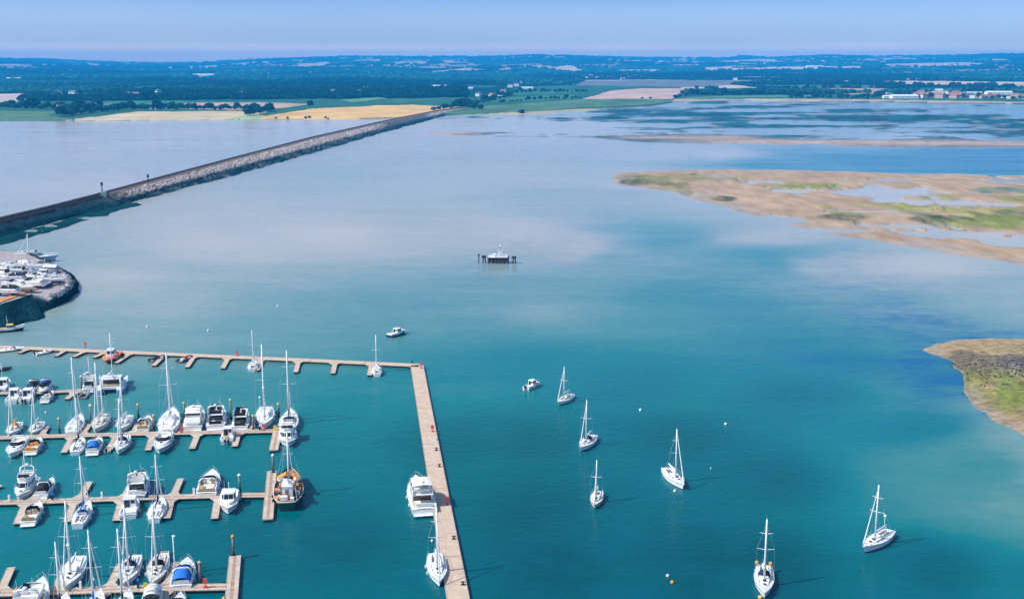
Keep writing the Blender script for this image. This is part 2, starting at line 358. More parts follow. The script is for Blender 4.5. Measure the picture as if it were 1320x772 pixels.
FIELDS = [([(640,119.5),(690,116.5),(752,117),(740,120),(650,123)], (.05,.16,.10)), ([(625,129.5),(660,125),(745,122.5),(742,127),(640,132)], (.06,.18,.10)), ([(660,113.8),(700,111.5),(745,111.5),(740,113.5),(665,116)], (.04,.13,.10)), ([(560,132),(600,129),(628,129),(610,134),(575,135)], (.03,.12,.09)), ([(480,130.5),(540,128),(600,125.5),(600,127.5),(520,131.5)], (.05,.15,.09)), ([(500,122),(560,119),(610,118),(600,120.5),(520,123.5)], (.03,.11,.09)), ([(880,119),(930,114.5),(1000,112.8),(1000,114),(930,117)], (.03,.12,.09)), ([(60,110),(130,108.5),(140,110),(70,111.8)], (.03,.10,.08)), ([(360,104),(420,102.5),(430,104),(370,106)], (.03,.10,.08)), ([(150,116),(230,114),(240,115.5),(160,118)], (.025,.10,.075)), ([(0,95),(70,92.5),(80,94),(0,97)], (.05,.12,.11)), ([(280,91),(350,89),(350,91),(290,93)], (.20,.20,.18)), ([(640,84),(690,82),(700,84),(650,86)], (.25,.22,.2)), ([(560,84.5),(620,83),(620,85),(570,86.5)], (.3,.26,.22)), ([(860,84),(900,83),(905,85),(870,86)], (.45,.36,.3)), ([(1180,91),(1320,89.5),(1320,91.5),(1190,93)], (.5,.4,.34)), ([(1000,94.5),(1180,92.5),(1180,94),(1010,96.5)], (.42,.34,.3)), ([(326,154.3),(350,149),(400,140.5),(480,136.5),(530,135.3),(592,138),(565,146),(540,150),(450,154)], (.62,.39,.16)),
 ([(80,156),(150,147.5),(180,144.2),(300,143.2),(345,144.5),(318,155)], (.52,.42,.27)),
 ([(228,140),(240,133),(330,132),(402,134.5),(345,141.5),(300,142.4)], (.45,.31,.24)),
 ([(120,137),(140,131),(240,130.5),(225,138)], (.04,.20,.08)), ([(-80,132),(-80,121.5),(42,120.8),(20,132)], (.52,.40,.36)),
 ([(-300,156),(-300,144),(82,143.5),(60,149),(100,155)], (.10,.19,.115)), ([(285,155),(320,148),(345,150),(330,155)], (.30,.38,.20)),
 ([(752,128),(785,117.5),(820,114.5),(896,114),(866,128)], (.50,.34,.29)), ([(742,110.5),(750,104.5),(1000,103.2),(990,106),(905,112.5)], (.16,.17,.17)),
 ([(600,149),(640,146),(700,143.2),(760,140.2),(868,138.2),(800,142),(700,146.5)], (.42,.36,.22)),
 ([(866,131.5),(870,128),(960,127.6),(1100,128),(1320,131.5),(1500,132),(1500,136),(1100,130.8)], (.40,.33,.24)),
 ([(1026,104.4),(1098,104.2),(1098,107.6),(1026,107.2)], (.62,.46,.34)), ([(990,104.5),(1022,104.2),(1022,107),(990,107)], (.46,.36,.32)), ([(1103,105.5),(1170,104.8),(1500,107),(1500,110.3),(1180,108.8),(1103,108)], (.60,.45,.33)),
 ([(985,86.6),(1055,86),(1056,89),(985,90.6)], (.60,.46,.38)), ([(1058,85.8),(1112,85.5),(1112,88),(1060,88)], (.55,.43,.36)), ([(905,88),(988,87.8),(988,90.6),(915,90.6)], (.60,.46,.36)),
 ([(790,90.5),(845,89.5),(868,92),(800,93.5)], (.58,.45,.35)), ([(705,88),(735,84.2),(757,92.5),(740,93.5)], (.58,.46,.34)), ([(1140,82.5),(1240,80.5),(1290,83),(1200,86),(1140,86)], (.48,.38,.34)),
 ([(230,97.5),(270,95.5),(270,99),(230,99.5)], (.60,.52,.48)), ([(240,86),(280,85.5),(280,88),(240,88)], (.45,.36,.36)), ([(380,84.5),(420,80),(432,83),(380,87.5)], (.46,.37,.34)), ([(455,77.5),(490,76.5),(490,79),(455,79.5)], (.45,.37,.34)),
 ([(505,80),(550,79.5),(552,83),(508,82.5)], (.45,.37,.34)), ([(545,93.5),(600,88),(625,90),(560,95)], (.5,.42,.34)), ([(915,80.5),(960,77),(1000,77),(1000,80.5)], (.50,.42,.38)),
 ([(-50,88),(0,84),(45,84),(48,87)], (.22,.22,.26)), ([(440,128),(490,125.5),(500,127),(450,132)], (.12,.26,.12)), ([(880,126),(930,124),(1060,122.5),(1060,124.5),(890,127)], (.10,.22,.12)),
 ([(1010,117),(1050,115.6),(1058,117),(1015,118.2)], (.22,.36,.18)), ([(940,117.5),(1060,115.6),(1060,117.2),(940,119)], (.16,.28,.15)), ([(330,122),(350,120.5),(352,122.5),(330,123.5)], (.3,.3,.25))]
for pl, cl in FIELDS: paint(pl, cl, .12)
tone *= (1 + .30*(fbm(TX/35, TY/120, 31, 3) - .5))[..., None]
tm = vcol_mat('field_ground', 1.0, 0.0, .18, .02)
ground = np_mesh('ground', np.stack([TX.ravel(), TY.ravel(), TZ.ravel()], 1), grid_faces(*TX.shape)[:, ::-1], tm, tone.reshape(-1, 3))
tag(ground, kind='structure')
sb = MB().box((0, 1200, -2.8), (6400, 3400, .4)); tag(sb.build('seabed', mat('seabed_mud', (.12,.11,.09), .9, var=.3, scale=.05)), kind='structure')
def march(px, py):
    "first point of the terrain along the sight line of a pixel"
    x, y, dz = ray(px, py); t = np.concatenate([np.arange(800*K, 4000*K, 5.0), np.arange(4000*K, 12700*K, 20.0)])
    h = terrain_h(x*t, y*t); z = CAM_H + dz*t; k = np.nonzero(z <= np.maximum(h, 0))[0]
    if not len(k): return None
    k = k[0]; return np.array([x*t[k], y*t[k], max(h[k], 0)])

# ------------------------------------------------------------------ mud banks and tidal flats (height fields that dip under the water)
BANKS = {}
def bank_h(name, x, y):
    d, a, h = BANKS[name]; return float(h[np.clip(np.searchsorted(d, y), 0, len(d)-1), np.clip(np.searchsorted(a, x/y), 0, len(a)-1)])
def bank(name, poly_px, hmax, shape, patches, pools, material, nr=160, nc=260, base=(.36,.27,.22), edge_w=9.0, wetness=.65):
    g = np.array([G(a, b_)[:2] for a, b_ in poly_px]); A = g[:, 0]/g[:, 1]; Dd = g[:, 1]
    a = np.linspace(A.min() - .01, A.max() + .01, nc); d = np.geomspace(Dd.min()*.985, Dd.max()*1.02, nr)
    dg, ag = np.meshgrid(d, a, indexing='ij'); x = ag*dg; y = dg
    q = [(p[0]/p[1], math.log(p[1])) for p in g]
    nx = 14*(fbm(x/38, y/38, 6) - .5); ny = 22*(fbm(x/38, y/38, 8) - .5)
    xs, ys = x + nx, y + ny
    ins = in_poly(xs, ys, [tuple(p) for p in g]); sd = poly_dist(xs, ys, [tuple(p) for p in g])*np.where(ins, 1, -1)
    h = hmax*smooth(0, edge_w*6, sd)*.75 + hmax*.25*smooth(0, edge_w, sd) + np.where(sd < 0, sd*.06, 0) - .06
    h = h + (fbm(x/30, y/55, 12, 4) - .5)*hmax*shape*smooth(-5, 25, sd)
    col = np.array(base)*(1 + .36*(fbm(x/26, y/50, 14, 4) - .5))[..., None]
    px, py = proj(x, y, np.maximum(h, 0))
    wob = np.maximum(.2, 1 + 3.6*(fbm(x/13, y/42, 18, 5) - .5))
    for (cx, cy, rx, ry, c, hgt) in patches:
        r = ((px - cx)/rx)**2 + ((py - cy - (px-cx)*0)/ry)**2
        m = smooth(1.7, .25, r*wob)[..., None]*.9*np.clip(.55 + 1.2*(fbm(x/5, y/16, 27, 3) - .35), .3, 1)[..., None]; col = col*(1-m) + np.array(c)*m*(1 + .6*(fbm(x/6, y/9, 20, 3) - .5))[..., None]
        h = h + hgt*m[..., 0]*(ins)
    for (cx, cy, rx, ry) in pools:
        r = ((px - cx)/rx)**2 + ((py - cy)/ry)**2; h = h - (hmax*1.05)*smooth(1.0, .3, r*wob)
    wet = smooth(.55, .0, h + .3*(fbm(x/9, y/30, 28, 3) - .5))[..., None]*wetness; col = col*(1 - wet) + np.array((.30,.275,.27))*wet
    BANKS[name] = (d, a, h)
    V = np.stack([x.ravel(), y.ravel(), h.ravel()], 1); F = grid_faces(nr, nc, h > -.25)
    V, F, cc = compact(V, F, col.reshape(-1, 3))
    o = np_mesh(name, V, F[:, ::-1], material, np.clip(cc, .004, .9)); return tag(o, kind='structure')
mudm = vcol_mat('mud', .8, .12, .2, .12, .05, (1, .35, 1)); nearmud = vcol_mat('grassy_mud', .9, .1, .36, .55, .2); weedm = vcol_mat('weedy_mud', 1.0, 0.0, .4, .12, .1)
OLIVE, DKG, BRG, LIME = (.13,.145,.045), (.035,.06,.03), (.17,.215,.03), (.26,.25,.07)
bank('mud_island', [(785,228),(792,222.5),(850,220.5),(930,218),(1000,219),(1100,221.5),(1200,224),(1400,228),(1400,375),(1320,348),(1280,336),(1200,325),(1120,309),(1060,300),(1000,287),(930,268),(870,250),(820,242.5),(792,238)],
 .95, .9, [(825,231,36,6.5,OLIVE,.3),(812,236,22,5,DKG,.2),(860,241,20,4,OLIVE,.1),(932,256.5,21,4.5,DKG,.4),(880,250,14,3.5,OLIVE,.2),(1085,280.5,44,4.2,DKG,.9),(1100,277,40,2,LIME,.4),(1130,263,40,3,LIME,.4),(1180,266,60,3.4,LIME,.4),(1250,270.5,70,4.2,LIME,.4),(1310,276,30,5,OLIVE,.4),
 (1255,287,52,6,BRG,.5),(1310,289,40,7,BRG,.5),(1195,283,30,4,DKG,.3),(1210,253.5,28,4,LIME,.3),(1310,256,22,4,BRG,.3),(1040,239.5,36,3,BRG,.3),(880,229,60,4,(.20,.20,.07),.1),(1290,245,40,4,(.08,.16,.12),.2),(1160,305,120,5,(.34,.22,.13),.2),(1290,326,50,6,(.38,.26,.15),.3)],
 [(925,226,20,3),(990,233,36,2.6),(1015,245.5,42,3),(1140,247,90,7),(1190,258,80,3.5),(1250,262,70,4),(1130,272,70,2.4),(1170,290,60,4),(1240,301,80,7),(1310,310,60,9),(1010,283,40,6),(1080,297,60,3),(1290,232,60,3),(1150,231,50,2.5)], mudm, 220, 520, (.39,.27,.18))
bank('mud_spit', [(1178,455.5),(1226,442.5),(1280,437),(1420,434),(1420,600),(1330,572),(1290,552),(1262,527),(1244,503),(1238,484),(1214,467)],
 1.9, .6, [(1285,451,120,8,(.28,.215,.12),.1),(1292,474,52,11,(.11,.105,.10),.5),(1335,472,40,14,(.11,.105,.10),.4),(1242,470,22,10,(.15,.125,.075),.1),(1310,497,50,9,(.22,.19,.07),.2),(1290,515,34,13,(.14,.20,.035),.3),(1322,526,26,13,(.17,.22,.035),.3),(1258,500,14,9,(.15,.15,.05),.1),(1290,545,60,12,(.31,.215,.115),.0),(1265,530,14,16,(.30,.20,.11),.0)],
 [], nearmud, 260, 300, (.36,.25,.135), 8.0, .40)
STONES = [(random.gauss(1300, 32), random.gauss(475, 8)) for _ in range(260)] + [(random.uniform(1245, 1330), random.uniform(452, 500)) for _ in range(70)] + [(random.gauss(1240, 6), random.gauss(492, 7)) for _ in range(14)]
# tidal flats before the far shore: weed, sand bars and creeks
flat_poly = [(560,152),(640,144),(760,138),(866,131),(960,128.5),(1500,132),(1500,196),(1320,191),(1150,190.5),(980,187),(830,184),(760,178),(640,177),(545,173),(520,168)]
g = np.array([G(a, b_)[:2] for a, b_ in flat_poly])
a_ = np.linspace(-.16/K, .86/K, 900); d_ = np.geomspace(640*K, 1980*K, 260); dg, ag = np.meshgrid(d_, a_, indexing='ij'); x = ag*dg; y = dg
px, py = proj(x, y, 0*x + .2)
ins = in_poly(px, py, flat_poly); sd = poly_dist(px, py*4, [(a, b_*4) for a, b_ in flat_poly])*np.where(ins, 1, -1)
base_n = fbm(px/120 + .25*fbm(px/60, py/9, 3), py/5.0, 41, 6) + .55*(fbm(px/26, py/2.2, 43, 4) - .5)
lift = np.interp(px, [520,640,760,900,1000,1320], [-.10,-.06,.0,.07,.08,.07])
h = (base_n - .5 + lift)*2.6
for (cx, cy, rx, ry, a) in [(1100,183.5,260,3.2,1.0),(1290,187,120,4,.9),(900,179,110,2.4,.7),(600,172,60,3.4,.6),(850,176,90,2.0,.35),(760,168.5,150,2.4,-.8),(640,165,110,7,-.9),(950,167,80,1.5,-.5),(1150,137.5,110,2.2,-1.2),(1300,143,90,3,-1.2),(960,143,70,1.5,-.7),(1050,160,120,1.6,-.5),(1000,172.5,190,2,-.5),(1240,174,90,2,-.3),(900,150,120,5,.5),(1150,152,140,4,.45),(830,157,90,3,.4),(1180,165,130,3,.35)]:
    h = h + a*np.exp(-((px-cx)/rx)**2 - ((py-cy-(px-cx)*.006)/ry)**2)
h = np.where(sd < 0, sd*.06, h*smooth(0, 9, sd)) ; h = np.minimum(h, .9) - .04
sand = np.clip(np.exp(-((py - 184.5 - (px-1100)*.006)/4.2)**2)*smooth(800, 980, px) + np.exp(-((py - 172)/4)**2)*smooth(660, 580, px) + np.exp(-((py-177.5)/3)**2)*smooth(760, 830, px)*smooth(1000, 940, px)*.8, 0, 1)
col = np.array((.012,.09,.13))*(1 + 1.3*(fbm(px/20, py/2.5, 50, 3) - .5))[..., None]
col = col*(1 - sand[..., None]) + np.array((.40,.30,.25))*sand[..., None]*(1 + .4*(fbm(px/50, py/2, 52, 3) - .5))[..., None]
mm = smooth(.42, .0, h + .25*(fbm(px/18, py/1.6, 58, 3) - .5))[..., None]*.6*(1-.5*sand[..., None]); col = col*(1-mm) + np.array((.28,.29,.33))*mm
V = np.stack([x.ravel(), y.ravel(), h.ravel()], 1); F = grid_faces(*x.shape, h > -.25); V, F, cc = compact(V, F, col.reshape(-1, 3))
tag(np_mesh('tidal_flat', V, F[:, ::-1], mudm, np.clip(cc, .004, .9)), kind='structure')

# ------------------------------------------------------------------ causeway embankment
def line(pts, xs): p = np.array(pts, float); return np.interp(xs, p[:, 0], p[:, 1])
xs = np.concatenate([np.linspace(-260, 150, 150), np.linspace(152, 602, 330)])
crestL = line([(-260,352),(0,282),(60,268),(132,249.5),(200,231),(300,204.2),(400,178),(490,157.5),(560,143.5),(602,137.5)], xs)
crestR = line([(-260,361),(0,290),(60,275),(132,254.5),(200,235),(300,207.2),(400,180.6),(490,159.4),(560,144.8),(602,138.4)], xs); crestR = crestL + (crestR - crestL)*.62
toeL = line([(-260,348),(0,284),(60,270.5),(132,253),(200,236),(300,208),(400,181.5),(490,160.5),(560,147),(602,140.2)], xs)
toeR = line([(-260,380),(0,306),(60,290),(132,271),(150,268),(180,259),(250,240),(300,227.5),(400,199.5),(490,173),(560,154),(602,142)], xs)
ZC = 4.6
ring = []
for i, q in enumerate(xs):
    a = G(q, toeL[i]); b_ = G(q, crestL[i], ZC); c_ = G(q, crestR[i], ZC); d__ = G(q, toeR[i]);
    m1 = lerp(c_, d__, .14); m1[2] = 3.7; m2 = lerp(c_, d__, .52); m2[2] = 2.3; m3 = lerp(c_, d__, .75); m3[2] = 1.1; d__[2] = -.3; a[2] = -.3
    st = [a, lerp(a, b_, .5), b_, c_, m1, lerp(m1, m2, .33), lerp(m1, m2, .66), m2, lerp(m2, m3, .5), m3, lerp(m3, d__, .5), d__]
    ring.append(st)
R_ = np.array(ring); nrm = fbm(R_[..., 0]/7, R_[..., 1]/7, 61, 4) - .5
R_[:, 4:11, 2] += nrm[:, 4:11]*1.7; R_[:, 10:, 0] += 9*(fbm(R_[:, 10:, 0]/25, R_[:, 10:, 1]/25, 63) - .5); R_[:, 11, 1] -= 6*vnoise(R_[:, 11, 0]/9, R_[:, 11, 1]/9, 5)
pale = np.array((.43,.37,.345)); weedc = np.array((.006,.032,.042)); trackc = np.array((.17,.115,.085))
zone_ = np.array([0, .2, 2, 2, 1, 1, .95, .55, .1, 0, 0, 0])
cc = np.zeros(R_.shape)
pale_x = np.interp(xs, [-260,120,150,165,480,500,545,560,602], [.0,.05,.15,1,1,.25,.25,.95,.9])
for k in range(12):
    z = zone_[k]; f = np.clip(z + (fbm(R_[:, k, 0]/9, R_[:, k, 1]/9, 66, 3) - .5)*.9, 0, 1)*pale_x if z < 2 else None
    cc[:, k] = (trackc*np.where(xs < 140, .16, 1)[:, None]) if z == 2 else weedc*(1-f)[:, None] + pale*f[:, None]*(1 + .9*(vnoise(R_[:, k, 0]/2.5, R_[:, k, 1]/2.5, 71) - .5))[:, None]
bankm = vcol_mat('rock_armour', 1.0, 0.0, .45, .55, .35)
cw = thing('railway_causeway', 'long rock-armoured railway embankment running across the estuary to the far shore', 'causeway', G(300, 206))
loc = np.array(cw.location)
emb = np_mesh('embankment', R_.reshape(-1, 3) - loc, grid_faces(*R_.shape[:2]), bankm, np.clip(cc.reshape(-1, 3), .004, .8), smooth=False); emb.parent = cw
for nm, t0 in (('rail', .3), ('rail', .62)):
    pts = [lerp(R_[i, 2], R_[i, 3], t0) + (0, 0, .16) - loc for i in range(0, len(xs), 6)]
    MB().tube(pts, .09, 4).build('rail', mat('rusty_steel', (.16,.09,.06), .6, var=.3), cw)
pts = [R_[i, 2]*.96 + R_[i, 3]*.04 + (0, 0, .5) - loc for i in range(0, len(xs), 6)]
MB().tube(pts, [.5]*len(pts), 4).build('parapet', mat('parapet_stone', (.25,.17,.12), .9, var=.3, scale=.2), cw)
def rock(r, seed):
    q = MB(); q.ball((0, 0, 0), r, 7, 4); rg = random.Random(seed)
    q.v = [(x*rg.uniform(.75, 1.2), y*rg.uniform(.75, 1.2), z*rg.uniform(.6, 1.0)) for x, y, z in q.v]; return q
def rock_scatter(name, pts, cols, material, smin, smax, parent=None, loc=(0, 0, 0)):
    Vs, Fs, Cs = [], [], []; o = 0; protos = [rock(1, k) for k in range(5)]
    for i, p in enumerate(pts):
        pr = protos[i % 5]; s = random.uniform(smin, smax); v = np.array(pr.v); a = random.uniform(0, 6.28)
        v = np.stack([v[:, 0]*math.cos(a) - v[:, 1]*math.sin(a), v[:, 0]*math.sin(a) + v[:, 1]*math.cos(a), v[:, 2]], 1)*s + p - np.array(loc)
        f = [(t[0], t[1], t[2]) for t in pr.f if len(t) >= 3] + [(t[0], t[2], t[3]) for t in pr.f if len(t) == 4]
        Vs.append(v); Fs.append(np.array(f) + o); Cs.append(np.repeat([cols[i]], len(v), 0)); o += len(v)
    ob = np_mesh(name, np.concatenate(Vs), np.concatenate(Fs), material, np.concatenate(Cs), smooth=False)
    if parent: ob.parent = parent
    return ob
P, Cc = [], []
for k in range(7000):
    i = random.randrange(150, 470); t = random.random()
    if pale_x[i] < .5 and random.random() < .6: continue
    a, b_ = R_[i, 4], R_[i, 8]; p = lerp(a, b_, t); p[:2] += RNG.normal(0, 1.2, 2); P.append(p)
    f = (1 - smooth(.55, 1, t))*pale_x[i]; Cc.append((weedc*(1-f) + pale*f)*random.uniform(.5, 1.35))
tag(rock_scatter('rock_armour', P, Cc, bankm, .35, .95, cw, loc), kind='stuff')
P, Cc = [], []
for a, b_ in STONES:
    if a > 1420 or a < 1222: continue
    p = G(a, b_, .8); z = bank_h('mud_spit', p[0], p[1]); p = G(a, b_, max(z, 0)); z = bank_h('mud_spit', p[0], p[1])
    if z < -.1: continue
    p[2] = z; P.append(p); Cc.append(np.array(random.choice([(.05,.05,.055), (.07,.07,.07), (.04,.045,.05), (.09,.085,.07), (.06,.06,.05), (.06,.06,.05), (.30,.28,.26)]))*random.uniform(.6, 1.2))
tag(rock_scatter('shore_stones', P, Cc, bankm, .10, .36), kind='stuff')
# weedy mud below the dark end of the causeway
bank('weed_flat', [(-240,372),(0,318.5),(22,311),(45,303),(62,300),(90,289.5),(101,286),(118,283),(146,278.5),(152,272.5),(182,265.5),(178,259),(140,266),(60,288),(0,304),(-240,376)], .55, .9,
 [(60,283,22,2,(.05,.16,.15),.1),(115,281,16,1.4,(.16,.30,.32),.0),(30,292,20,1.6,(.03,.13,.12),0)], [(118,281.5,17,1.3),(66,291,10,1),(35,297,12,1.2)], weedm, 90, 200, (.007,.040,.046), 2.5, 0.0)
# ================================================================== boat builders (bow along +Y, waterline at z = 0)
WHITE = mat('white_gelcoat', (.86,.86,.85), .28, var=.05, scale=1.2, coat=.3)
CREAM = mat('cream_gelcoat', (.70,.66,.56), .35, var=.06, scale=1.2)
PALE = mat('pale_grey_gelcoat', (.62,.63,.66), .35, var=.05, scale=1.2)
DECKM = mat('nonslip_deck', (.75,.75,.73), .7, var=.08, scale=2.5)
GLASS = mat('dark_glass', (.012,.016,.022), .08, spec=.6)
NAVY = mat('navy_paint', (.012,.022,.075), .35, var=.15)
BLUE = mat('blue_canvas', (.01,.16,.62), .8, var=.12)
NAVYC = mat('navy_canvas', (.012,.02,.06), .85, var=.2)
BLACKC = mat('black_canvas', (.012,.012,.014), .85, var=.2)
ORANGE = mat('orange_canvas', (.85,.30,.02), .7, var=.1)
RED = mat('red_paint', (.62,.05,.025), .5, var=.1)
YELLOW = mat('yellow_paint', (.75,.50,.03), .5, var=.1)
SOLE = mat('pale_cockpit_sole', (.50,.46,.40), .8, var=.2, scale=4)
TEAK = mat('teak_planks', (.34,.20,.105), .7, var=.25, scale=5)
TANC = mat('tan_upholstery', (.45,.30,.14), .8, var=.15)
CANVASW = mat('white_canvas', (.74,.73,.70), .85, var=.06)
ALU = mat('mast_aluminium', (.82,.82,.82), .45, .0)
STEEL = mat('stainless_steel', (.62,.63,.64), .3, .6)
RUB = mat('black_rubber', (.02,.02,.022), .7)
GREYR = mat('grey_rubber', (.20,.21,.23), .6, var=.1)
LBLUE = mat('pale_blue_gelcoat', (.22,.45,.68), .35, var=.05)
DGREEN = mat('dark_green_paint', (.010,.055,.045), .4, var=.2)
BOOTB = mat('blue_boot_stripe', (.02,.05,.22), .5); BOOTR = mat('red_antifouling', (.28,.05,.03), .7)
PINKD = mat('faded_red_deck', (.26,.12,.085), .85, var=.45, scale=1.5)
WOODM = mat('varnished_wood', (.36,.18,.06), .4, var=.2, scale=3)

def half_beam(L, B, kind):
    def f(t):
        if kind == 'sail': b_ = (.62 + .38*math.sin(min(t/.42, 1)*PI/2)) if t < .42 else 1 - ((t-.42)/.58)**2.15
        elif kind == 'trawler': b_ = (.55 + .45*math.sin(min(t/.30, 1)*PI/2)) if t < .30 else 1 - ((t-.30)/.70)**2.8
        else: b_ = .90 + .10*math.sin(min(t/.45, 1)*PI/2) if t < .45 else 1 - ((t-.45)/.55)**2.5
        return max(b_, 0)*B/2
    return f
def sheer(t, f0, f1): return f0 + (f1-f0)*(t**1.7) - .12*f0*math.sin(PI*t)
def stations(L, n=15, rake=.05):
    return [(1 - (1-i/(n-1))**1.25) for i in range(n)]
def make_hull(root, L, B, f0, f1, kind, hm, stripe=None, boot=BOOTB, deckm=DECKM, rake=.06, wl=.90, name='hull', x0=0.0, deckname='deck'):
    hb = half_beam(L, B, kind); rings = []; q = MB(); ts = stations(L)
    for t in ts:
        b_ = hb(t); z = sheer(t, f0, f1); y = (t-.5)*L; ry = rake*L*t**5; bb = max(b_, .012)
        k = wl - .28*t**3
        side = [(0, -.42, -.5), (bb*.62*(1-.25*t), -.34, -.5), (bb*k, .0, -.35), (bb*(k+.03), .13, -.3), (bb*(k+.30*(1-k)+.02), z*.55, 0), (bb*(k+.6*(1-k)+.02), z-.20, .6), (bb, z-.04, .95), (bb, z, 1), (max(bb-.07, .006), z+.005, 1), (max(bb-.075, .004), z-.05, .98)]
        pts = [(x, y + ry*s_, zz) for x, zz, s_ in side]
        rings.append([(-p[0]+x0, p[1], p[2]) for p in reversed(pts)] + [(p[0]+x0, p[1], p[2]) for p in pts[1:]])
    m = len(rings[0]); o = len(q.v)
    for i in range(len(rings)-1):
        for k in range(m-1):
            j = min(k, m-2-k); a, b_, c_, d_ = i*m+k, i*m+k+1, (i+1)*m+k+1, (i+1)*m+k
            q.f.append((a, d_, c_, b_)); q.m.append(2 if j == 3 else (1 if j >= 6 else 0))
    q.v = [p for r in rings for p in r]
    q.f.append(tuple(range(m))); q.m.append(0)
    hull = q.build(name, [hm, boot, stripe or hm], root)
    d = MB(); rr = []
    for t in ts:
        b_ = max(hb(t)-.07, .005); z = sheer(t, f0, f1) - .04; y = (t-.5)*L + rake*L*t**5
        rr.append([(-b_+x0, y, z), (-b_*.5+x0, y, z + .05*b_), (x0, y, z + .07*b_), (b_*.5+x0, y, z + .05*b_), (b_+x0, y, z)])
    d.loft(rr, 0, False); dk = d.build(deckname, deckm, root, True)
    def at(t, s=1.0, dz=0.0): return (x0 + s*hb(t), (t-.5)*L + rake*L*t**5, sheer(t, f0, f1) + dz)
    return hull, at
def sym(right):  # mirrored outline from the points of one side, stern to bow
    return [(x, y) for x, y in right] + [(-x, y) for x, y in reversed(right)]
def cabin(root, name, right, top_right, z0, z1, m, roofm=None, sides=(), glass=GLASS, parent_top=None):
    "a tapered deckhouse with window strips; sides: (edge index, u0, u1, v0, v1)"
    bot, top = sym(right), sym(top_right); n = len(bot)
    c = MB(); c.prism(bot, z0, top, z1, 0, 1); o = c.build(name, [m, roofm or m], root)
    z0l = z0 if hasattr(z0, '__len__') else [z0]*n; z1l = z1 if hasattr(z1, '__len__') else [z1]*n
    for (k, u0, u1, v0, v1) in sides:
        for kk in ({k, n-2-k} if k < len(right)-1 else {k}):
            kk = kk % n; j = (kk+1) % n; a, b_ = (u0, u1) if kk == k else (1-u1, 1-u0)
            quad = [(*bot[kk], z0l[kk]), (*bot[j], z0l[j]), (*top[j], z1l[j]), (*top[kk], z1l[kk])]
            MB().panel(quad, a, b_, v0, v1).build('window', glass, o)
    return o
def rails(root, at, t0, t1, h=.62, n=5, name='guard_rail', r=.022, s=.96):
    q = MB(); ts = np.linspace(t0, t1, n)
    for side in (-1, 1):
        top = []
        for t in ts:
            p = np.array(at(t, side*s)); e = p + (0, 0, h); q.tube([p, e], r, 4); top.append(e)
        q.tube(top, r, 4); q.tube([p - (0, 0, h*.5) for p in top], r*.6, 4)
    return q.build(name, STEEL, root)
def pulpit(root, at, h=.65, s=1.0):
    q = MB(); P_ = [np.array(at(t, sd*.97)) for t, sd in ((.86, -1), (.94, -1))] + [np.array(at(.995, 0))] + [np.array(at(t, sd*.97)) for t, sd in ((.94, 1), (.86, 1))]
    for p in P_: q.tube([p, p + (0, 0, h)], .025, 4)
    q.tube([p + (0, 0, h) for p in P_], .03, 4); return q.build('pulpit', STEEL, root)
def fenders(root, at, ts, sides=(-1, 1), m=CANVASW):
    for t in ts:
        for sd in sides:
            x, y, z = at(t, sd*1.0); q = MB()
            q.tube([(x + sd*.10, y, z-.15), (x + sd*.11, y, z-.25), (x + sd*.12, y, z-.7), (x + sd*.11, y, z-.8)], [.04, .11, .11, .04], 8)
            q.build('fender', m, root, True)

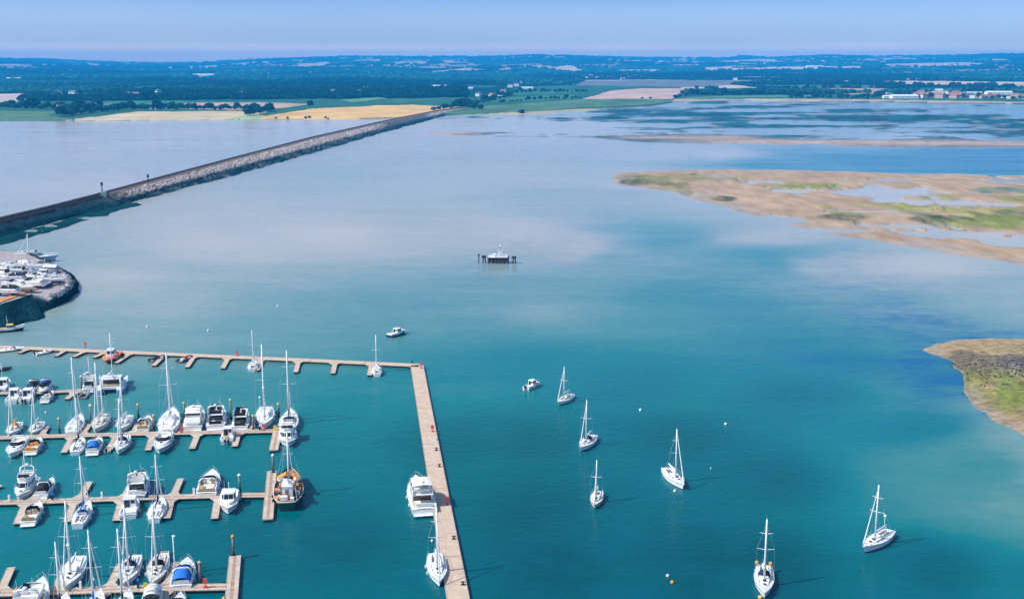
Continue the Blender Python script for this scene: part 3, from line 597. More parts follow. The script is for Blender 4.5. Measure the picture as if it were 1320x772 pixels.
def sailboat(name, label, px, py, L, head, hullm=WHITE, cover=None, hood=None, jib=CANVASW, stripe=None, mast_h=1.28, masts=1, radar=False, cat='sailboat', group='sailing boats in the estuary', buoys=None, B=None, deckm=DECKM, cockpit=SOLE, z=0.0, keel=False, nospread=False, mast=True, wind=False, heel=0, rig=True, sail_up=None, pilot=False, fend=True, at_loc=None):
    B = B or L*(.335 if L < 10 else .305); f0, f1 = .085*L + .12, .115*L + .12
    loc = at_loc if at_loc is not None else G(px, py, f0*.9); root = thing(name, label, cat, (loc[0], loc[1], z), -rad(head), group)
    hull, at = make_hull(root, L, B, f0, f1, 'sail', hullm, stripe, deckm=deckm)
    hb = half_beam(L, B, 'sail'); zd = lambda y: sheer(y/L+.5, f0, f1) - .03
    # coachroof
    w_ = B/2*.60; ch = .36 + .012*L
    R1 = [(w_*.95, -.07*L), (w_, .08*L), (w_*.72, .23*L), (w_*.30, .31*L)]; T1 = [(x*.84, y*.96 - .002*L) for x, y in R1]
    zz = [zd(y)-.02 for _, y in sym(R1)]; zt = [zd(-.07*L) + ch*(1 - .55*max(0, (y+.02*L))/(.33*L)) + .04 for _, y in sym(R1)]
    co = cabin(root, 'coachroof', R1, T1, zz, zt, WHITE if hullm != CREAM else CREAM, deckm, [(0, .10, .45, .42, .80), (0, .55, .92, .42, .80), (1, .1, .7, .42, .78)])
    hq = MB(); hq.box((0, .15*L, zd(.15*L) + ch*.80 + .05), (.5, .5, .07)); hq.box((0, .265*L, zd(.26*L) + ch*.52 + .05), (.42, .42, .06)); hq.build('hatch', GLASS, co)
    # cockpit
    q = MB()
    for sd in (-1, 1):
        q.prism([(sd*w_*.95, -.08*L), (sd*(w_*.95-.16), -.08*L), (sd*(w_*.70-.16), -.43*L), (sd*w_*.74, -.43*L)][::sd], zd(-.2*L)-.02, [(sd*w_*.88, -.08*L), (sd*(w_*.95-.15), -.08*L), (sd*(w_*.70-.15), -.43*L), (sd*w_*.68, -.43*L)][::sd], zd(-.2*L) + .26)
    q.build('cockpit_coaming', WHITE, root)
    q = MB(); q.prism([(-w_*.8, -.08*L), (-w_*.56, -.42*L), (w_*.56, -.42*L), (w_*.8, -.08*L)], zd(-.2*L)+.02, [(-w_*.8, -.08*L), (-w_*.56, -.42*L), (w_*.56, -.42*L), (w_*.8, -.08*L)], zd(-.2*L)+.075); q.build('cockpit_sole', cockpit, root)
    q = MB(); q.prism([(-.17*B, -.12*L), (-.12*B, -.40*L), (.12*B, -.40*L), (.17*B, -.12*L)], zd(-.2*L)+.076, [(-.17*B, -.12*L), (-.12*B, -.40*L), (.12*B, -.40*L), (.17*B, -.12*L)], zd(-.2*L)+.085); q.build('foot_well_shade', mat('well_shade_grey', (.10,.10,.10), .8), root)  # flat dark sheet: shade of a sunken well put into its colour
    if L > 9.5:
        q = MB(); cz = zd(-.33*L) + .62; q.tube([(.42*math.cos(a), -.33*L, cz + .42*math.sin(a)) for a in np.linspace(0, 2*PI, 15)], .025, 4); q.tube([(0, -.33*L+.1, zd(-.3*L)), (0, -.33*L+.1, cz)], .08, 5)
        for a in (0, PI/3, 2*PI/3): q.tube([(.42*math.cos(a), -.33*L, cz + .42*math.sin(a)), (-.42*math.cos(a), -.33*L, cz - .42*math.sin(a))], .015, 4)
        q.build('steering_wheel', STEEL, root)
    else:
        MB().tube([(0, -.45*L, zd(-.45*L)+.3), (0, -.28*L, zd(-.3*L)+.5)], .03, 5).build('tiller', WOODM, root)
    if hood:
        q = MB(); rr = []
        for y, s_ in ((-.105*L, 1.0), (-.07*L, 1.02), (-.03*L, .86), (-.005*L, .5)):
            zb = zd(-.07*L) + ch*.5; hgt = (.85 if s_ > .8 else .50)*s_
            rr.append([(w_*1.0*s_**.3*math.cos(a), y, zb + hgt*math.sin(a)**.7) for a in np.linspace(0, PI, 9)])
        q.loft(rr, 0, False); q.build('sprayhood', hood, root, True)
    if pilot:
        R2 = [(w_*.9, -.06*L), (w_*.9, .06*L), (w_*.6, .11*L)]; T2 = [(w_*.8, -.055*L), (w_*.78, .03*L), (w_*.5, .06*L)]
        cabin(root, 'pilot_house', R2, T2, zd(0)+ch*.6, zd(0) + ch + .85, WHITE, None, [(0, .08, .48, .35, .85), (0, .54, .94, .35, .85), (1, .08, .92, .35, .85), (2, .05, .95, .35, .85)])
    ym = .09*L; H = mast_h*L*.9; zb = zd(ym)
    if mast:
        specs = [(ym, H)] + ([(-.30*L, H*.72)] if masts == 2 else [])
        for ii, (y0, h) in enumerate(specs):
            z0 = zd(y0) + (.25 if ii == 0 else 0); r = .011*L + .05
            mo = MB().tube([(0, y0, z0), (0, y0 - .004*L, z0 + h*.6), (0, y0 - .010*L, z0 + h)], [r, r*.95, r*.7], 8).build('mast', ALU, root, True)
            for fz, wd_ in ([(.50, .42), (.76, .32)] if L > 9.2 and not nospread else [(.55, .40)]):
                MB().tube([(-B*wd_, y0 - .04*L*.3, z0 + h*fz + .12), (0, y0 - .004*L, z0 + h*fz), (B*wd_, y0 - .04*L*.3, z0 + h*fz + .12)], [.03, .055, .03], 5).build('spreader', ALU, mo)
            q = MB(); q.tube([(0, y0 - .01*L, z0+h), (0, y0 - .01*L, z0+h+.7)], .018, 4); q.tube([(0, y0-.01*L-.3, z0+h+.06), (0, y0-.01*L+.25, z0+h+.06)], .015, 4); q.build('masthead_aerial', STEEL, mo)
            bl = (.44*L if ii == 0 else .20*L); zbm = z0 + .75 + .02*L
            MB().tube([(0, y0-.12, zbm), (0, y0 - bl, zbm + .12)], .065, 7).build('boom', ALU, root, True)
            sc = cover if cover is not None else CANVASW
            q = MB(); rr = []
            for t in np.linspace(0, 1, 7):
                y = y0 - .15 - (bl-.3)*t; a_, b_ = (.17*(1-.45*t), .30*(1-.6*t) + .02); rr.append([(a_*math.cos(k)*1.0, y, zbm + .12*t + .10 + b_*(.5 + .5*math.sin(k))) for k in np.linspace(0, 2*PI, 9)[:-1]])
            q.loft(rr, 0, True, True)
            if cover is not None: q.tube([(0, y0-.06, zbm+.2), (0, y0-.10, zbm+1.3)], [.2, .1], 7)
            q.build('sail_cover', sc, root, True)
        zt_ = zb + .25 + H; bow = np.array(at(.99, 0, .05)); top = np.array((0, ym - .010*L, zt_*.96)); stern = np.array(at(0, 0, .05))
        if rig:
            q = MB(); r = .015
            q.tube([stern, (0, ym-.010*L, zt_)], r, 4)
            for sd in (-1, 1):
                ch_ = np.array(at(.57, sd*.95)); sp_ = np.array((sd*B*.42, ym - .012*L, zb + .25 + H*(.50 if L > 9.2 else .55) + .12))
                q.tube([ch_, sp_, (0, ym-.008*L, zt_*.94)], r, 4); q.tube([np.array(at(.54, sd*.9)), (0, ym, zb + H*.5)], r, 4)
            if masts == 2:
                for sd in (-1, 1): q.tube([np.array(at(.17, sd*.95)), (0, -.30*L, zd(-.3*L) + H*.70)], r, 4)
            q.build('rigging', STEEL, root)
        if jib:
            MB().tube([bow, lerp(bow, top, .08), lerp(bow, top, .5), lerp(bow, top, .97)], [.05, .115, .085, .03], 7).build('furled_jib', jib, root, True)
        if radar: MB().ball((0, ym + .30, zb + H*.42), (.32, .32, .15), 10, 6).build('radar_dome', WHITE, root, True)
    pulpit(root, at); rails(root, at, .03, .84, n=7)
    if wind:
        q = MB(); q.tube([(.3*B, -.46*L, f0), (.3*B, -.46*L, f0+2.3)], .04, 5); q.ball((.3*B, -.46*L, f0+2.4), (.28, .2, .28)); q.build('wind_generator', WHITE, root, True)
    if buoys:
        for sd in (-1, 1):
            MB().ball((sd*B*.34, -.44*L, f0+.55), (.33, .26, .33), 10, 7).build('horseshoe_lifebuoy', buoys, root, True)
    if keel:
        q = MB(); q.prism([(-.12, -.1*L), (.12, -.1*L), (.14, .04*L), (-.14, .04*L)], -1.5, [(-.2, -.12*L), (.2, -.12*L), (.2, .12*L), (-.2, .12*L)], -.3); q.prism([(-.06, -.42*L), (.06, -.42*L), (.06, -.36*L), (-.06, -.36*L)], -1.2, [(-.08, -.45*L), (.08, -.45*L), (.08, -.36*L), (-.08, -.36*L)], -.2); q.build('keel', BOOTR, root)
        q = MB()
        for sd in (-1, 1):
            for y in (-.2*L, .15*L): q.tube([(sd*B*.55, y, -1.55), (sd*B*.36, y, -.1)], .06, 4)
        q.build('boat_stand', STEEL, root)
    elif fend: fenders(root, at, (.36, .6))
    return root

def motor_yacht(name, label, px, py, L, head, hullm=WHITE, canopy=None, glass=GLASS, sole=SOLE, seats=CANVASW, stripe=NAVY, covered=None, arch=True, radar=True, mast=0, group=None, cat='motor yacht', B=None, canopy_aft=None, z=0.0, keel=False, at_loc=None, rear=TEAK, flybox=None):
    "flybridge cruiser"
    B = B or L*.335; f0, f1 = .085*L + .15, .135*L + .25
    loc = at_loc if at_loc is not None else G(px, py, f0); root = thing(name, label, cat, (loc[0], loc[1], z), -rad(head), group)
    hull, at = make_hull(root, L, B, f0, f1, 'motor', hullm, stripe, rake=.09)
    zd = lambda y: sheer(y/L+.5, f0, f1) - .03
    w_ = B/2*.80; zc = zd(0) + 1.55
    R1 = [(w_*.98, -.22*L), (w_, .05*L), (w_*.86, .20*L), (w_*.42, .31*L)]; T1 = [(w_*.92, -.22*L), (w_*.92, .02*L), (w_*.74, .11*L), (w_*.40, .16*L)]
    zz = [zd(y)-.05 for _, y in sym(R1)]
    cb = cabin(root, 'deckhouse', R1, T1, zz, zc, hullm if hullm == CREAM else WHITE, None, [(0, .06, .46, .50, .84), (0, .52, .97, .50, .84), (1, .05, .95, .46, .86), (2, .06, .96, .40, .90), (3, .04, .96, .40, .90)], glass)
    # cabin trunk on the foredeck
    R3 = [(w_*.55, .29*L), (w_*.42, .38*L), (w_*.12, .43*L)]; cabin(root, 'foredeck_trunk', R3, [(x*.85, y) for x, y in R3], [zd(y)-.02 for _, y in sym(R3)], [zd(y)+.18 for _, y in sym(R3)], WHITE, DECKM)
    MB().box((0, .355*L, zd(.36*L)+.21), (.55, .55, .06)).build('hatch', GLASS, root)
    # glazed aft bulkhead, cockpit
    quad = [(-w_*.98, -.22*L, zd(-.22*L)), (w_*.98, -.22*L, zd(-.22*L)), (w_*.92, -.22*L, zc), (-w_*.92, -.22*L, zc)]
    MB().panel(quad, .06, .94, .08, .80).build('saloon_door', glass, cb)
    q = MB(); q.prism([(-w_*1.0, -.225*L), (-w_*.96, -.43*L), (w_*.96, -.43*L), (w_*1.0, -.225*L)], zd(-.3*L)+.0, [(-w_*1.0, -.225*L), (-w_*.96, -.43*L), (w_*.96, -.43*L), (w_*1.0, -.225*L)], zd(-.3*L)+.085); q.build('cockpit_sole', sole, root)
    q = MB(); q.box((0, -.425*L, zd(-.42*L)+.30), (w_*1.5, .5, .5)); q.box((0, -.44*L-.1, zd(-.42*L)+.62), (w_*1.5, .14, .4)); q.build('cockpit_seat', seats, root)
    q = MB(); q.box((0, -.5*L-.42, .38), (B*.82, .9, .12)); q.build('swim_platform', DECKM, root)
    # flybridge
    F1 = [(w_*.94, -.33*L), (w_*.98, -.02*L), (w_*.78, .10*L), (w_*.40, .15*L)]
    q = MB(); q.prism(sym(F1), zc+.004, sym(F1), zc+.12); fb = q.build('flybridge', WHITE, root)
    q = MB(); fo = sym(F1); n = len(fo)
    for k in range(n):
        if k == n-1: continue
        a, b_ = np.array(fo[k]), np.array(fo[(k+1) % n]); d = (b_-a)/np.linalg.norm(b_-a); nn = np.array((-d[1], d[0]))*.09
        hgt = .62
        q.prism([tuple(a), tuple(b_), tuple(b_+nn), tuple(a+nn)], zc+.124, [tuple(a-nn*.3), tuple(b_-nn*.3), tuple(b_+nn*.6), tuple(a+nn*.6)], zc+.12+hgt)
    q.build('bulwark', WHITE, fb)
    if covered:
        q = MB(); q.prism([(x*.98, y*.99) for x, y in sym(F1)], zc+.75, [(x*.85, y*.88) for x, y in sym(F1)], zc+1.0); q.build('flybridge_cover', covered, root)
    else:
        q = MB(); q.box((-w_*.45, -.04*L, zc+.42), (w_*.6, .6, .45)); q.box((-w_*.45, -.065*L-.2, zc+.75), (w_*.6, .14, .5)); q.box((w_*.42, -.03*L, zc+.42), (w_*.6, .6, .45)); q.box((w_*.42, -.055*L-.2, zc+.75), (w_*.6, .14, .5)); q.build('helm_seat', seats, fb); q = MB(); q.box((0, -.23*L, zc+.38), (w_*1.5, .06*L, .38)); q.box((0, -.265*L, zc+.66), (w_*1.5, .14, .4)); q.build('bench_seat', seats, fb)
        q = MB(); q.box((-w_*.42, .06*L, zc+.5), (w_*.7, .5, .75), 0, 0, .8); q.build('helm_console', GLASS if flybox is None else flybox, fb)
        quad = [(w_*.80, .095*L, zc+.74), (-w_*.80, .095*L, zc+.74), (-w_*.66, .06*L, zc+1.15), (w_*.66, .06*L, zc+1.15)]
        MB().panel(quad, 0, 1, 0, 1, .0, .03).build('flybridge_windscreen', glass, fb)
    if arch:
        q = MB(); ya = -.22*L
        q.tube([(-w_*.95, ya+.5, zc+.5), (-w_*.86, ya, zc+1.55), (-w_*.5, ya-.15, zc+1.85), (w_*.5, ya-.15, zc+1.85), (w_*.86, ya, zc+1.55), (w_*.95, ya+.5, zc+.5)], .14, 6)
        ar = q.build('radar_arch', WHITE, root, True)
        if radar: MB().ball((0, ya-.15, zc+2.13), (.36, .36, .17), 10, 6).build('radar_dome', WHITE, ar, True)
        MB().tube([(w_*.6, ya-.1, zc+1.8), (w_*.62, ya-.4, zc+3.8)], .022, 4).build('aerial', WHITE, ar); MB().tube([(-w_*.6, ya-.1, zc+1.8), (-w_*.62, ya-.4, zc+3.6)], .022, 4).build('aerial', WHITE, ar)
    if mast: MB().tube([(0, -.05*L, zc+.12), (0, -.06*L, zc+mast)], [.11, .06], 7).build('mast', ALU, root, True)
    if canopy:
        q = MB(); y0, y1 = -.32*L, -.02*L; rr = [[(w_*.92*c_, y, zc+1.75 + .22*math.sqrt(max(0, 1-c_*c_))) for c_ in np.linspace(-1, 1, 7)] + [(w_*.92*c_, y, zc+1.70 + .22*math.sqrt(max(0, 1-c_*c_))) for c_ in np.linspace(1, -1, 7)] for y in (y0, y1)]
        q.loft(rr, 0, True, True); bi = q.build('bimini', canopy, root)
        q = MB()
        for sd in (-1, 1):
            for y in (y0+.1, y1-.1): q.tube([(sd*w_*.9, y, zc+.7), (sd*w_*.9, y, zc+1.72)], .025, 4)
        q.build('bimini_frame', STEEL, bi)
    if canopy_aft:
        q = MB(); q.prism([(-w_*.96, -.21*L), (-w_*.92, -.46*L), (w_*.92, -.46*L), (w_*.96, -.21*L)], zd(-.3*L)+.6, [(-w_*.9, -.21*L), (-w_*.84, -.40*L), (w_*.84, -.40*L), (w_*.9, -.21*L)], zc-.15); q.build('cockpit_cover', canopy_aft, root)
    pulpit(root, at, .75); rails(root, at, .52, .88, .75, 6); fenders(root, at, (.25, .5))
    if keel:
        q = MB()
        for y in (-.25*L, .2*L): q.box((0, y, -.75), (B*.7, .5, .9))
        q.build('cradle_block', WOODM, root)
    return root

def sports_cruiser(name, label, px, py, L, head, hullm=WHITE, inside=CANVASW, canopy=None, arch=True, group=None, cat='motor boat', B=None, glass=GLASS, stripe=NAVY, sole=SOLE, outboard=0, fore=None, z=0.0, keel=False, at_loc=None, canopy_front=False):
    "open cockpit cruiser with a raised foredeck and wrap-round windscreen"
    B = B or L*.34; f0, f1 = .085*L + .15, .115*L + .22
    loc = at_loc if at_loc is not None else G(px, py, f0); root = thing(name, label, cat, (loc[0], loc[1], z), -rad(head), group)
    hull, at = make_hull(root, L, B, f0, f1, 'motor', hullm, stripe, rake=.09)
    zd = lambda y: sheer(y/L+.5, f0, f1) - .03; w_ = B/2*.86
    R1 = [(w_, .02*L), (w_*.92, .16*L), (w_*.55, .33*L), (w_*.15, .42*L)]; T1 = [(w_*.90, .03*L), (w_*.80, .14*L), (w_*.44, .29*L), (w_*.12, .37*L)]
    zt = [zd(y) + .55*(1 - max(0, y-.02*L)/(.46*L)) for _, y in sym(R1)]
    co = cabin(root, 'foredeck_cabin', R1, T1, [zd(y)-.04 for _, y in sym(R1)], zt, WHITE, fore or WHITE, [(0, .15, .85, .35, .75), (1, .1, .7, .35, .75)], glass)
    q = MB(); q.box((0, .20*L, zd(.2*L)+.40), (.55, .55, .12)); q.build('hatch', GLASS, co)
    # windscreen
    zw = zd(0) + .50; q = MB(); hw = .62
    bot = [(-w_*.97, -.12*L), (-w_*.93, .04*L), (-w_*.5, .13*L), (w_*.5, .13*L), (w_*.93, .04*L), (w_*.97, -.12*L)]; top = [(x*.9, y-.05*L) for x, y in bot]; top[0] = (bot[0][0]*.95, -.12*L); top[-1] = (bot[-1][0]*.95, -.12*L)
    for k in range(5):
        h0 = .15 if k == 0 else hw; h1 = .15 if k == 4 else hw
        q.panel([(*bot[k+1], zw), (*bot[k], zw), (*top[k], zw + h0), (*top[k+1], zw + h1)], .0, 1, 0, 1, .0, .03)
    q.build('windscreen', glass, root)
    q = MB()
    for sd in (-1, 1): q.prism([(sd*w_, .04*L), (sd*w_*.88, .04*L), (sd*w_*.86, -.45*L), (sd*w_*.98, -.45*L)][::sd], zd(-.2*L)-.03, [(sd*w_*.97, .04*L), (sd*w_*.88, .04*L), (sd*w_*.86, -.45*L), (sd*w_*.95, -.45*L)][::sd], zw-.02)
    q.build('cockpit_coaming', WHITE, root)
    q = MB(); o4 = [(-w_*.86, .03*L), (-w_*.84, -.45*L), (w_*.84, -.45*L), (w_*.86, .03*L)]; q.prism(o4, zd(-.2*L)-.01, o4, zd(-.2*L)+.085); q.build('cockpit_sole', sole, root)
    q = MB(); zs = zd(-.2*L)+.30; q.box((0, -.42*L, zs), (w_*1.6, .06*L, .42)); q.box((0, -.45*L, zs+.3), (w_*1.6, .14, .36)); q.box((-w_*.62, -.29*L, zs), (w_*.38, .18*L, .40)); q.build('cockpit_seat', inside, root)
    q = MB(); q.box((w_*.42, -.07*L, zs+.1), (.6, .55, .6)); q.box((w_*.42, -.07*L-.3, zs+.55), (.6, .12, .5)); q.box((-w_*.42, -.07*L, zs+.1), (.6, .55, .6)); q.build('helm_seat', inside, root)
    q = MB(); q.box((w_*.42, .02*L, zs+.35), (w_*.7, .4, .5), 0, 0, .8); q.build('helm_console', GLASS, root)
    if not outboard: MB().box((0, -.5*L-.38, .36), (B*.8, .8, .1)).build('swim_platform', DECKM, root)
    for k in range(outboard):
        x = (k - (outboard-1)/2)*.7; q = MB(); q.box((x, -.5*L-.32, .95), (.42, .6, .55), 0, 0, .8); q.box((x, -.5*L-.30, .35), (.16, .28, .8)); q.build('outboard_motor', RUB, root)
    if arch:
        q = MB(); ya = -.20*L; q.tube([(-w_*.95, ya-.35, zw-.05), (-w_*.88, ya, zw+.8), (-w_*.6, ya+.15, zw+1.15), (w_*.6, ya+.15, zw+1.15), (w_*.88, ya, zw+.8), (w_*.95, ya-.35, zw-.05)], .12, 6); q.build('radar_arch', WHITE, root, True)
    if canopy:
        q = MB(); y0, y1 = (-.46*L, -.02*L); rr = []
        for y, k in ((y0, .55), (y0+.1*L, .95), (y1-.12*L, 1.0), (y1, .72)): rr.append([(w_*.93*c_, y, zw + .02 + 1.15*k*(1-abs(c_)**3.2)) for c_ in np.linspace(-1, 1, 9)])
        q.loft(rr, 0, False); q.build('cockpit_canopy', canopy, root, True)
    pulpit(root, at, .6); rails(root, at, .60, .88, .6, 5); fenders(root, at, (.3, .6))
    if keel:
        q = MB()
        for y in (-.25*L, .2*L): q.box((0, y, -.75), (B*.6, .4, .9))
        q.build('cradle_block', WOODM, root)
    return root

def cabin_boat(name, label, px, py, L, head, hullm=WHITE, roof=None, outboard=1, group=None, cat='cabin boat', B=None, stripe=NAVY, sole=DECKM, big=False, mast=0, glass=GLASS, stow=None, z=0.0, at_loc=None, fend=True):
    "small boat with a wheelhouse forward and a working cockpit aft"
    B = B or L*.36; f0, f1 = .08*L + .2, .13*L + .25
    loc = at_loc if at_loc is not None else G(px, py, f0*.8); root = thing(name, label, cat, (loc[0], loc[1], z), -rad(head), group)
    hull, at = make_hull(root, L, B, f0, f1, 'motor', hullm, stripe, rake=.07)
    zd = lambda y: sheer(y/L+.5, f0, f1) - .03; w_ = B/2*.72; hh_ = 1.35 if L < 8 else 1.75
    R0 = [(w_*.95, .16*L), (w_*.75, .27*L), (w_*.25, .37*L)]; cabin(root, 'foredeck_trunk', R0, [(x*.82, y*.97) for x, y in R0], [zd(y)-.03 for _, y in sym(R0)], [zd(y)+.42 for _, y in sym(R0)], WHITE, None, [(0, .15, .8, .35, .75)], glass)
    R1 = [(w_, -.12*L), (w_, .13*L), (w_*.75, .20*L)]; T1 = [(w_*.9, -.12*L), (w_*.88, .09*L), (w_*.66, .13*L)]
    wh = cabin(root, 'wheelhouse', R1, T1, zd(0)-.05, zd(0)+hh_, WHITE, roof or WHITE, [(0, .06, .46, .48, .86), (0, .52, .95, .48, .86), (1, .06, .94, .46, .88), (2, .05, .48, .46, .9), (2, .52, .95, .46, .9)], glass)
    q = MB(); q.prism([(x*1.06, y*1.06 - .02) for x, y in sym(T1)], zd(0)+hh_+.004, [(x*1.0, y) for x, y in sym(T1)], zd(0)+hh_+.08); q.build('roof', roof or WHITE, wh)
    quad = [(-w_, -.12*L, zd(0)), (w_, -.12*L, zd(0)), (w_*.9, -.12*L, zd(0)+hh_), (-w_*.9, -.12*L, zd(0)+hh_)]
    MB().panel(quad, .1, .55, .12, .9).build('wheelhouse_door', glass, wh); MB().panel(quad, .6, .92, .5, .88).build('window', glass, wh)
    o4 = [(-w_*1.1, -.13*L), (-w_*1.0, -.46*L), (w_*1.0, -.46*L), (w_*1.1, -.13*L)]; q = MB(); q.prism(o4, zd(-.3*L)-.02, o4, zd(-.3*L)+.075); q.build('cockpit_sole', sole, root)
    q = MB()
    for sd in (-1, 1): q.box((sd*w_*1.12, -.29*L, zd(-.3*L)+.16), (.12, .33*L, .4))
    q.box((0, -.47*L, zd(-.45*L)+.2), (w_*2.1, .14, .42)); q.build('cockpit_coaming', WHITE, root)
    if stow: q = MB(); q.box((0, -.32*L, zd(-.3*L)+.32), (w_*1.1, .12*L, .45), 0, .1, .9); q.build('stowed_gear', stow, root)
    for k in range(outboard):
        x = (k - (outboard-1)/2)*.7; q = MB(); q.box((x, -.5*L-.32, 1.0), (.42, .6, .55), 0, 0, .8); q.box((x, -.5*L-.30, .4), (.16, .28, .8)); q.build('outboard_motor', RUB, root)
    if mast: MB().tube([(0, -.08*L, zd(0)+hh_), (0, -.10*L, zd(0)+hh_+mast)], [.07, .04], 6).build('mast', ALU, wh, True)
    q = MB(); q.tube([(w_*.6, -.05*L, zd(0)+hh_), (w_*.62, -.08*L, zd(0)+hh_+1.8)], .02, 4); q.build('aerial', WHITE, wh)
    pulpit(root, at, .6); rails(root, at, .58, .88, .55, 4)
    if fend: fenders(root, at, (.35,))
    return root

def rib(name, label, px, py, L, head, tube=GREYR, console=WHITE, group=None, cat='inflatable boat', seat=BLACKC, at_loc=None):
    B = L*.40; loc = G(px, py, .4) if at_loc is None else at_loc; root = thing(name, label, cat, (loc[0], loc[1], 0), -rad(head), group)
    P_ = [(-B*.42, -.5*L, .38), (-B*.42, -.1*L, .40), (-B*.40, .2*L, .45), (-B*.24, .40*L, .56), (0, .48*L, .62), (B*.24, .40*L, .56), (B*.40, .2*L, .45), (B*.42, -.1*L, .40), (B*.42, -.5*L, .38)]
    MB().tube(P_, [.12] + [B*.105]*7 + [.12], 10).build('inflatable_tube', tube, root, True)
    q = MB(); q.prism([(-B*.36, -.44*L), (B*.36, -.44*L), (B*.36, .15*L), (B*.1, .40*L), (-B*.1, .40*L), (-B*.36, .15*L)], -.1, [(-B*.36, -.44*L), (B*.36, -.44*L), (B*.36, .15*L), (B*.1, .40*L), (-B*.1, .40*L), (-B*.36, .15*L)], .28); q.build('floor', mat('grey_deck', (.25,.26,.27), .8, var=.1), root)
    q = MB(); q.box((0, .02*L, .68), (B*.34, .6, .8), 0, 0, .8); q.build('console', console, root)
    q = MB(); q.box((0, -.18*L, .55), (B*.34, .9, .5)); q.build('seat', seat, root)
    q = MB(); q.box((0, -.5*L-.15, .85), (.40, .55, .5), 0, 0, .8); q.box((0, -.5*L-.1, .3), (.16, .26, .8)); q.build('outboard_motor', RUB, root)
    return root

def dinghy(name, label, px, py, L, head, hullm=WHITE, inside=DECKM, group=None, cat='dinghy', outboard=True, cover=None, at_loc=None, console=False):
    B = L*.40; loc = G(px, py, .4) if at_loc is None else at_loc; root = thing(name, label, cat, (loc[0], loc[1], 0), -rad(head), group)
    hull, at = make_hull(root, L, B, .50, .72, 'motor', hullm, NAVY, deckm=inside, rake=.06)
    q = MB()
    if cover:
        rr = [[(x*.44*B*s_, y, .56 + .35*s_*(1-abs(x)**2.5)) for x in np.linspace(-1, 1, 9)] for y, s_ in ((-.46*L, .9), (-.1*L, 1), (.2*L, .85), (.40*L, .35))]
        q.loft(rr, 0, False); q.build('boat_cover', cover, root, True)
    else:
        for y in (-.36*L, -.08*L, .17*L): q.box((0, y, .58), (B*.74, .26, .08))
        q.build('thwart', TEAK, root)
        q = MB(); q.prism([(-B*.33, .24*L), (B*.33, .24*L), (B*.12, .40*L), (-B*.12, .40*L)], .56, [(-B*.30, .25*L), (B*.30, .25*L), (B*.1, .38*L), (-B*.1, .38*L)], .78); q.build('foredeck', WHITE, root)
        if console: q = MB(); q.box((0, .05*L, .9), (B*.4, .4, .6), 0, 0, .8); q.build('console', WHITE, root); MB().panel([(-B*.3, .22*L, .76), (B*.3, .22*L, .76), (B*.24, .12*L, 1.2), (-B*.24, .12*L, 1.2)], 0, 1, 0, 1).build('windscreen', GLASS, root)
    if outboard: q = MB(); q.box((0, -.5*L-.2, .85), (.38, .5, .48), 0, 0, .8); q.box((0, -.5*L-.16, .35), (.14, .24, .7)); q.build('outboard_motor', RUB, root)
    return root
# ================================================================== the marina: pontoons, piles, boats
PONT = mat('pontoon_deck', (.52,.415,.33), .85, var=.16, scale=.6)
PIER = bpy.data.materials.new('pier_concrete'); PIER.use_nodes = True
n = PIER.node_tree.nodes; l = PIER.node_tree.links; b = n['Principled BSDF']; b.inputs['Roughness'].default_value = .9; b.inputs['Specular IOR Level'].default_value = .1
tc = nd('ShaderNodeTexCoord'); nz = noise(tc.outputs['Object'], .9, 5); n2 = noise(tc.outputs['Object'], 9, 3)
r = nd('ShaderNodeValToRGB'); l.new(math_('ADD', math_('MULTIPLY', nz, .7), math_('MULTIPLY', n2, .3)), r.inputs[0])
r.color_ramp.elements[0].position = .35; r.color_ramp.elements[0].color = (.47,.355,.27,1); r.color_ramp.elements[1].position = .66; r.color_ramp.elements[1].color = (.63,.485,.375,1); l.new(r.outputs[0], b.inputs['Base Color'])
FLOATM = mat('pontoon_float', (.030,.034,.036), .7, var=.3)
WALER = mat('timber_waler', (.38,.32,.27), .8, var=.3, scale=1.2)
STRIP = mat('worn_walkway', (.36,.25,.19), .9, var=.3, scale=1.5)
def strip_part(root, name, a, b_, w_, z0, z1, m, w2=None, ext=0):
    a, b_ = np.array(a[:2]), np.array(b_[:2]); d = (b_-a)/np.linalg.norm(b_-a); nn = np.array((-d[1], d[0])); w2 = w2 or w_
    o = [a - nn*w_/2, b_ - nn*w2/2, b_ + nn*w2/2, a + nn*w_/2]; o = [tuple(p) for p in o]
    q = MB(); q.prism(o, z0, o, z1); return q.build(name, m, root)
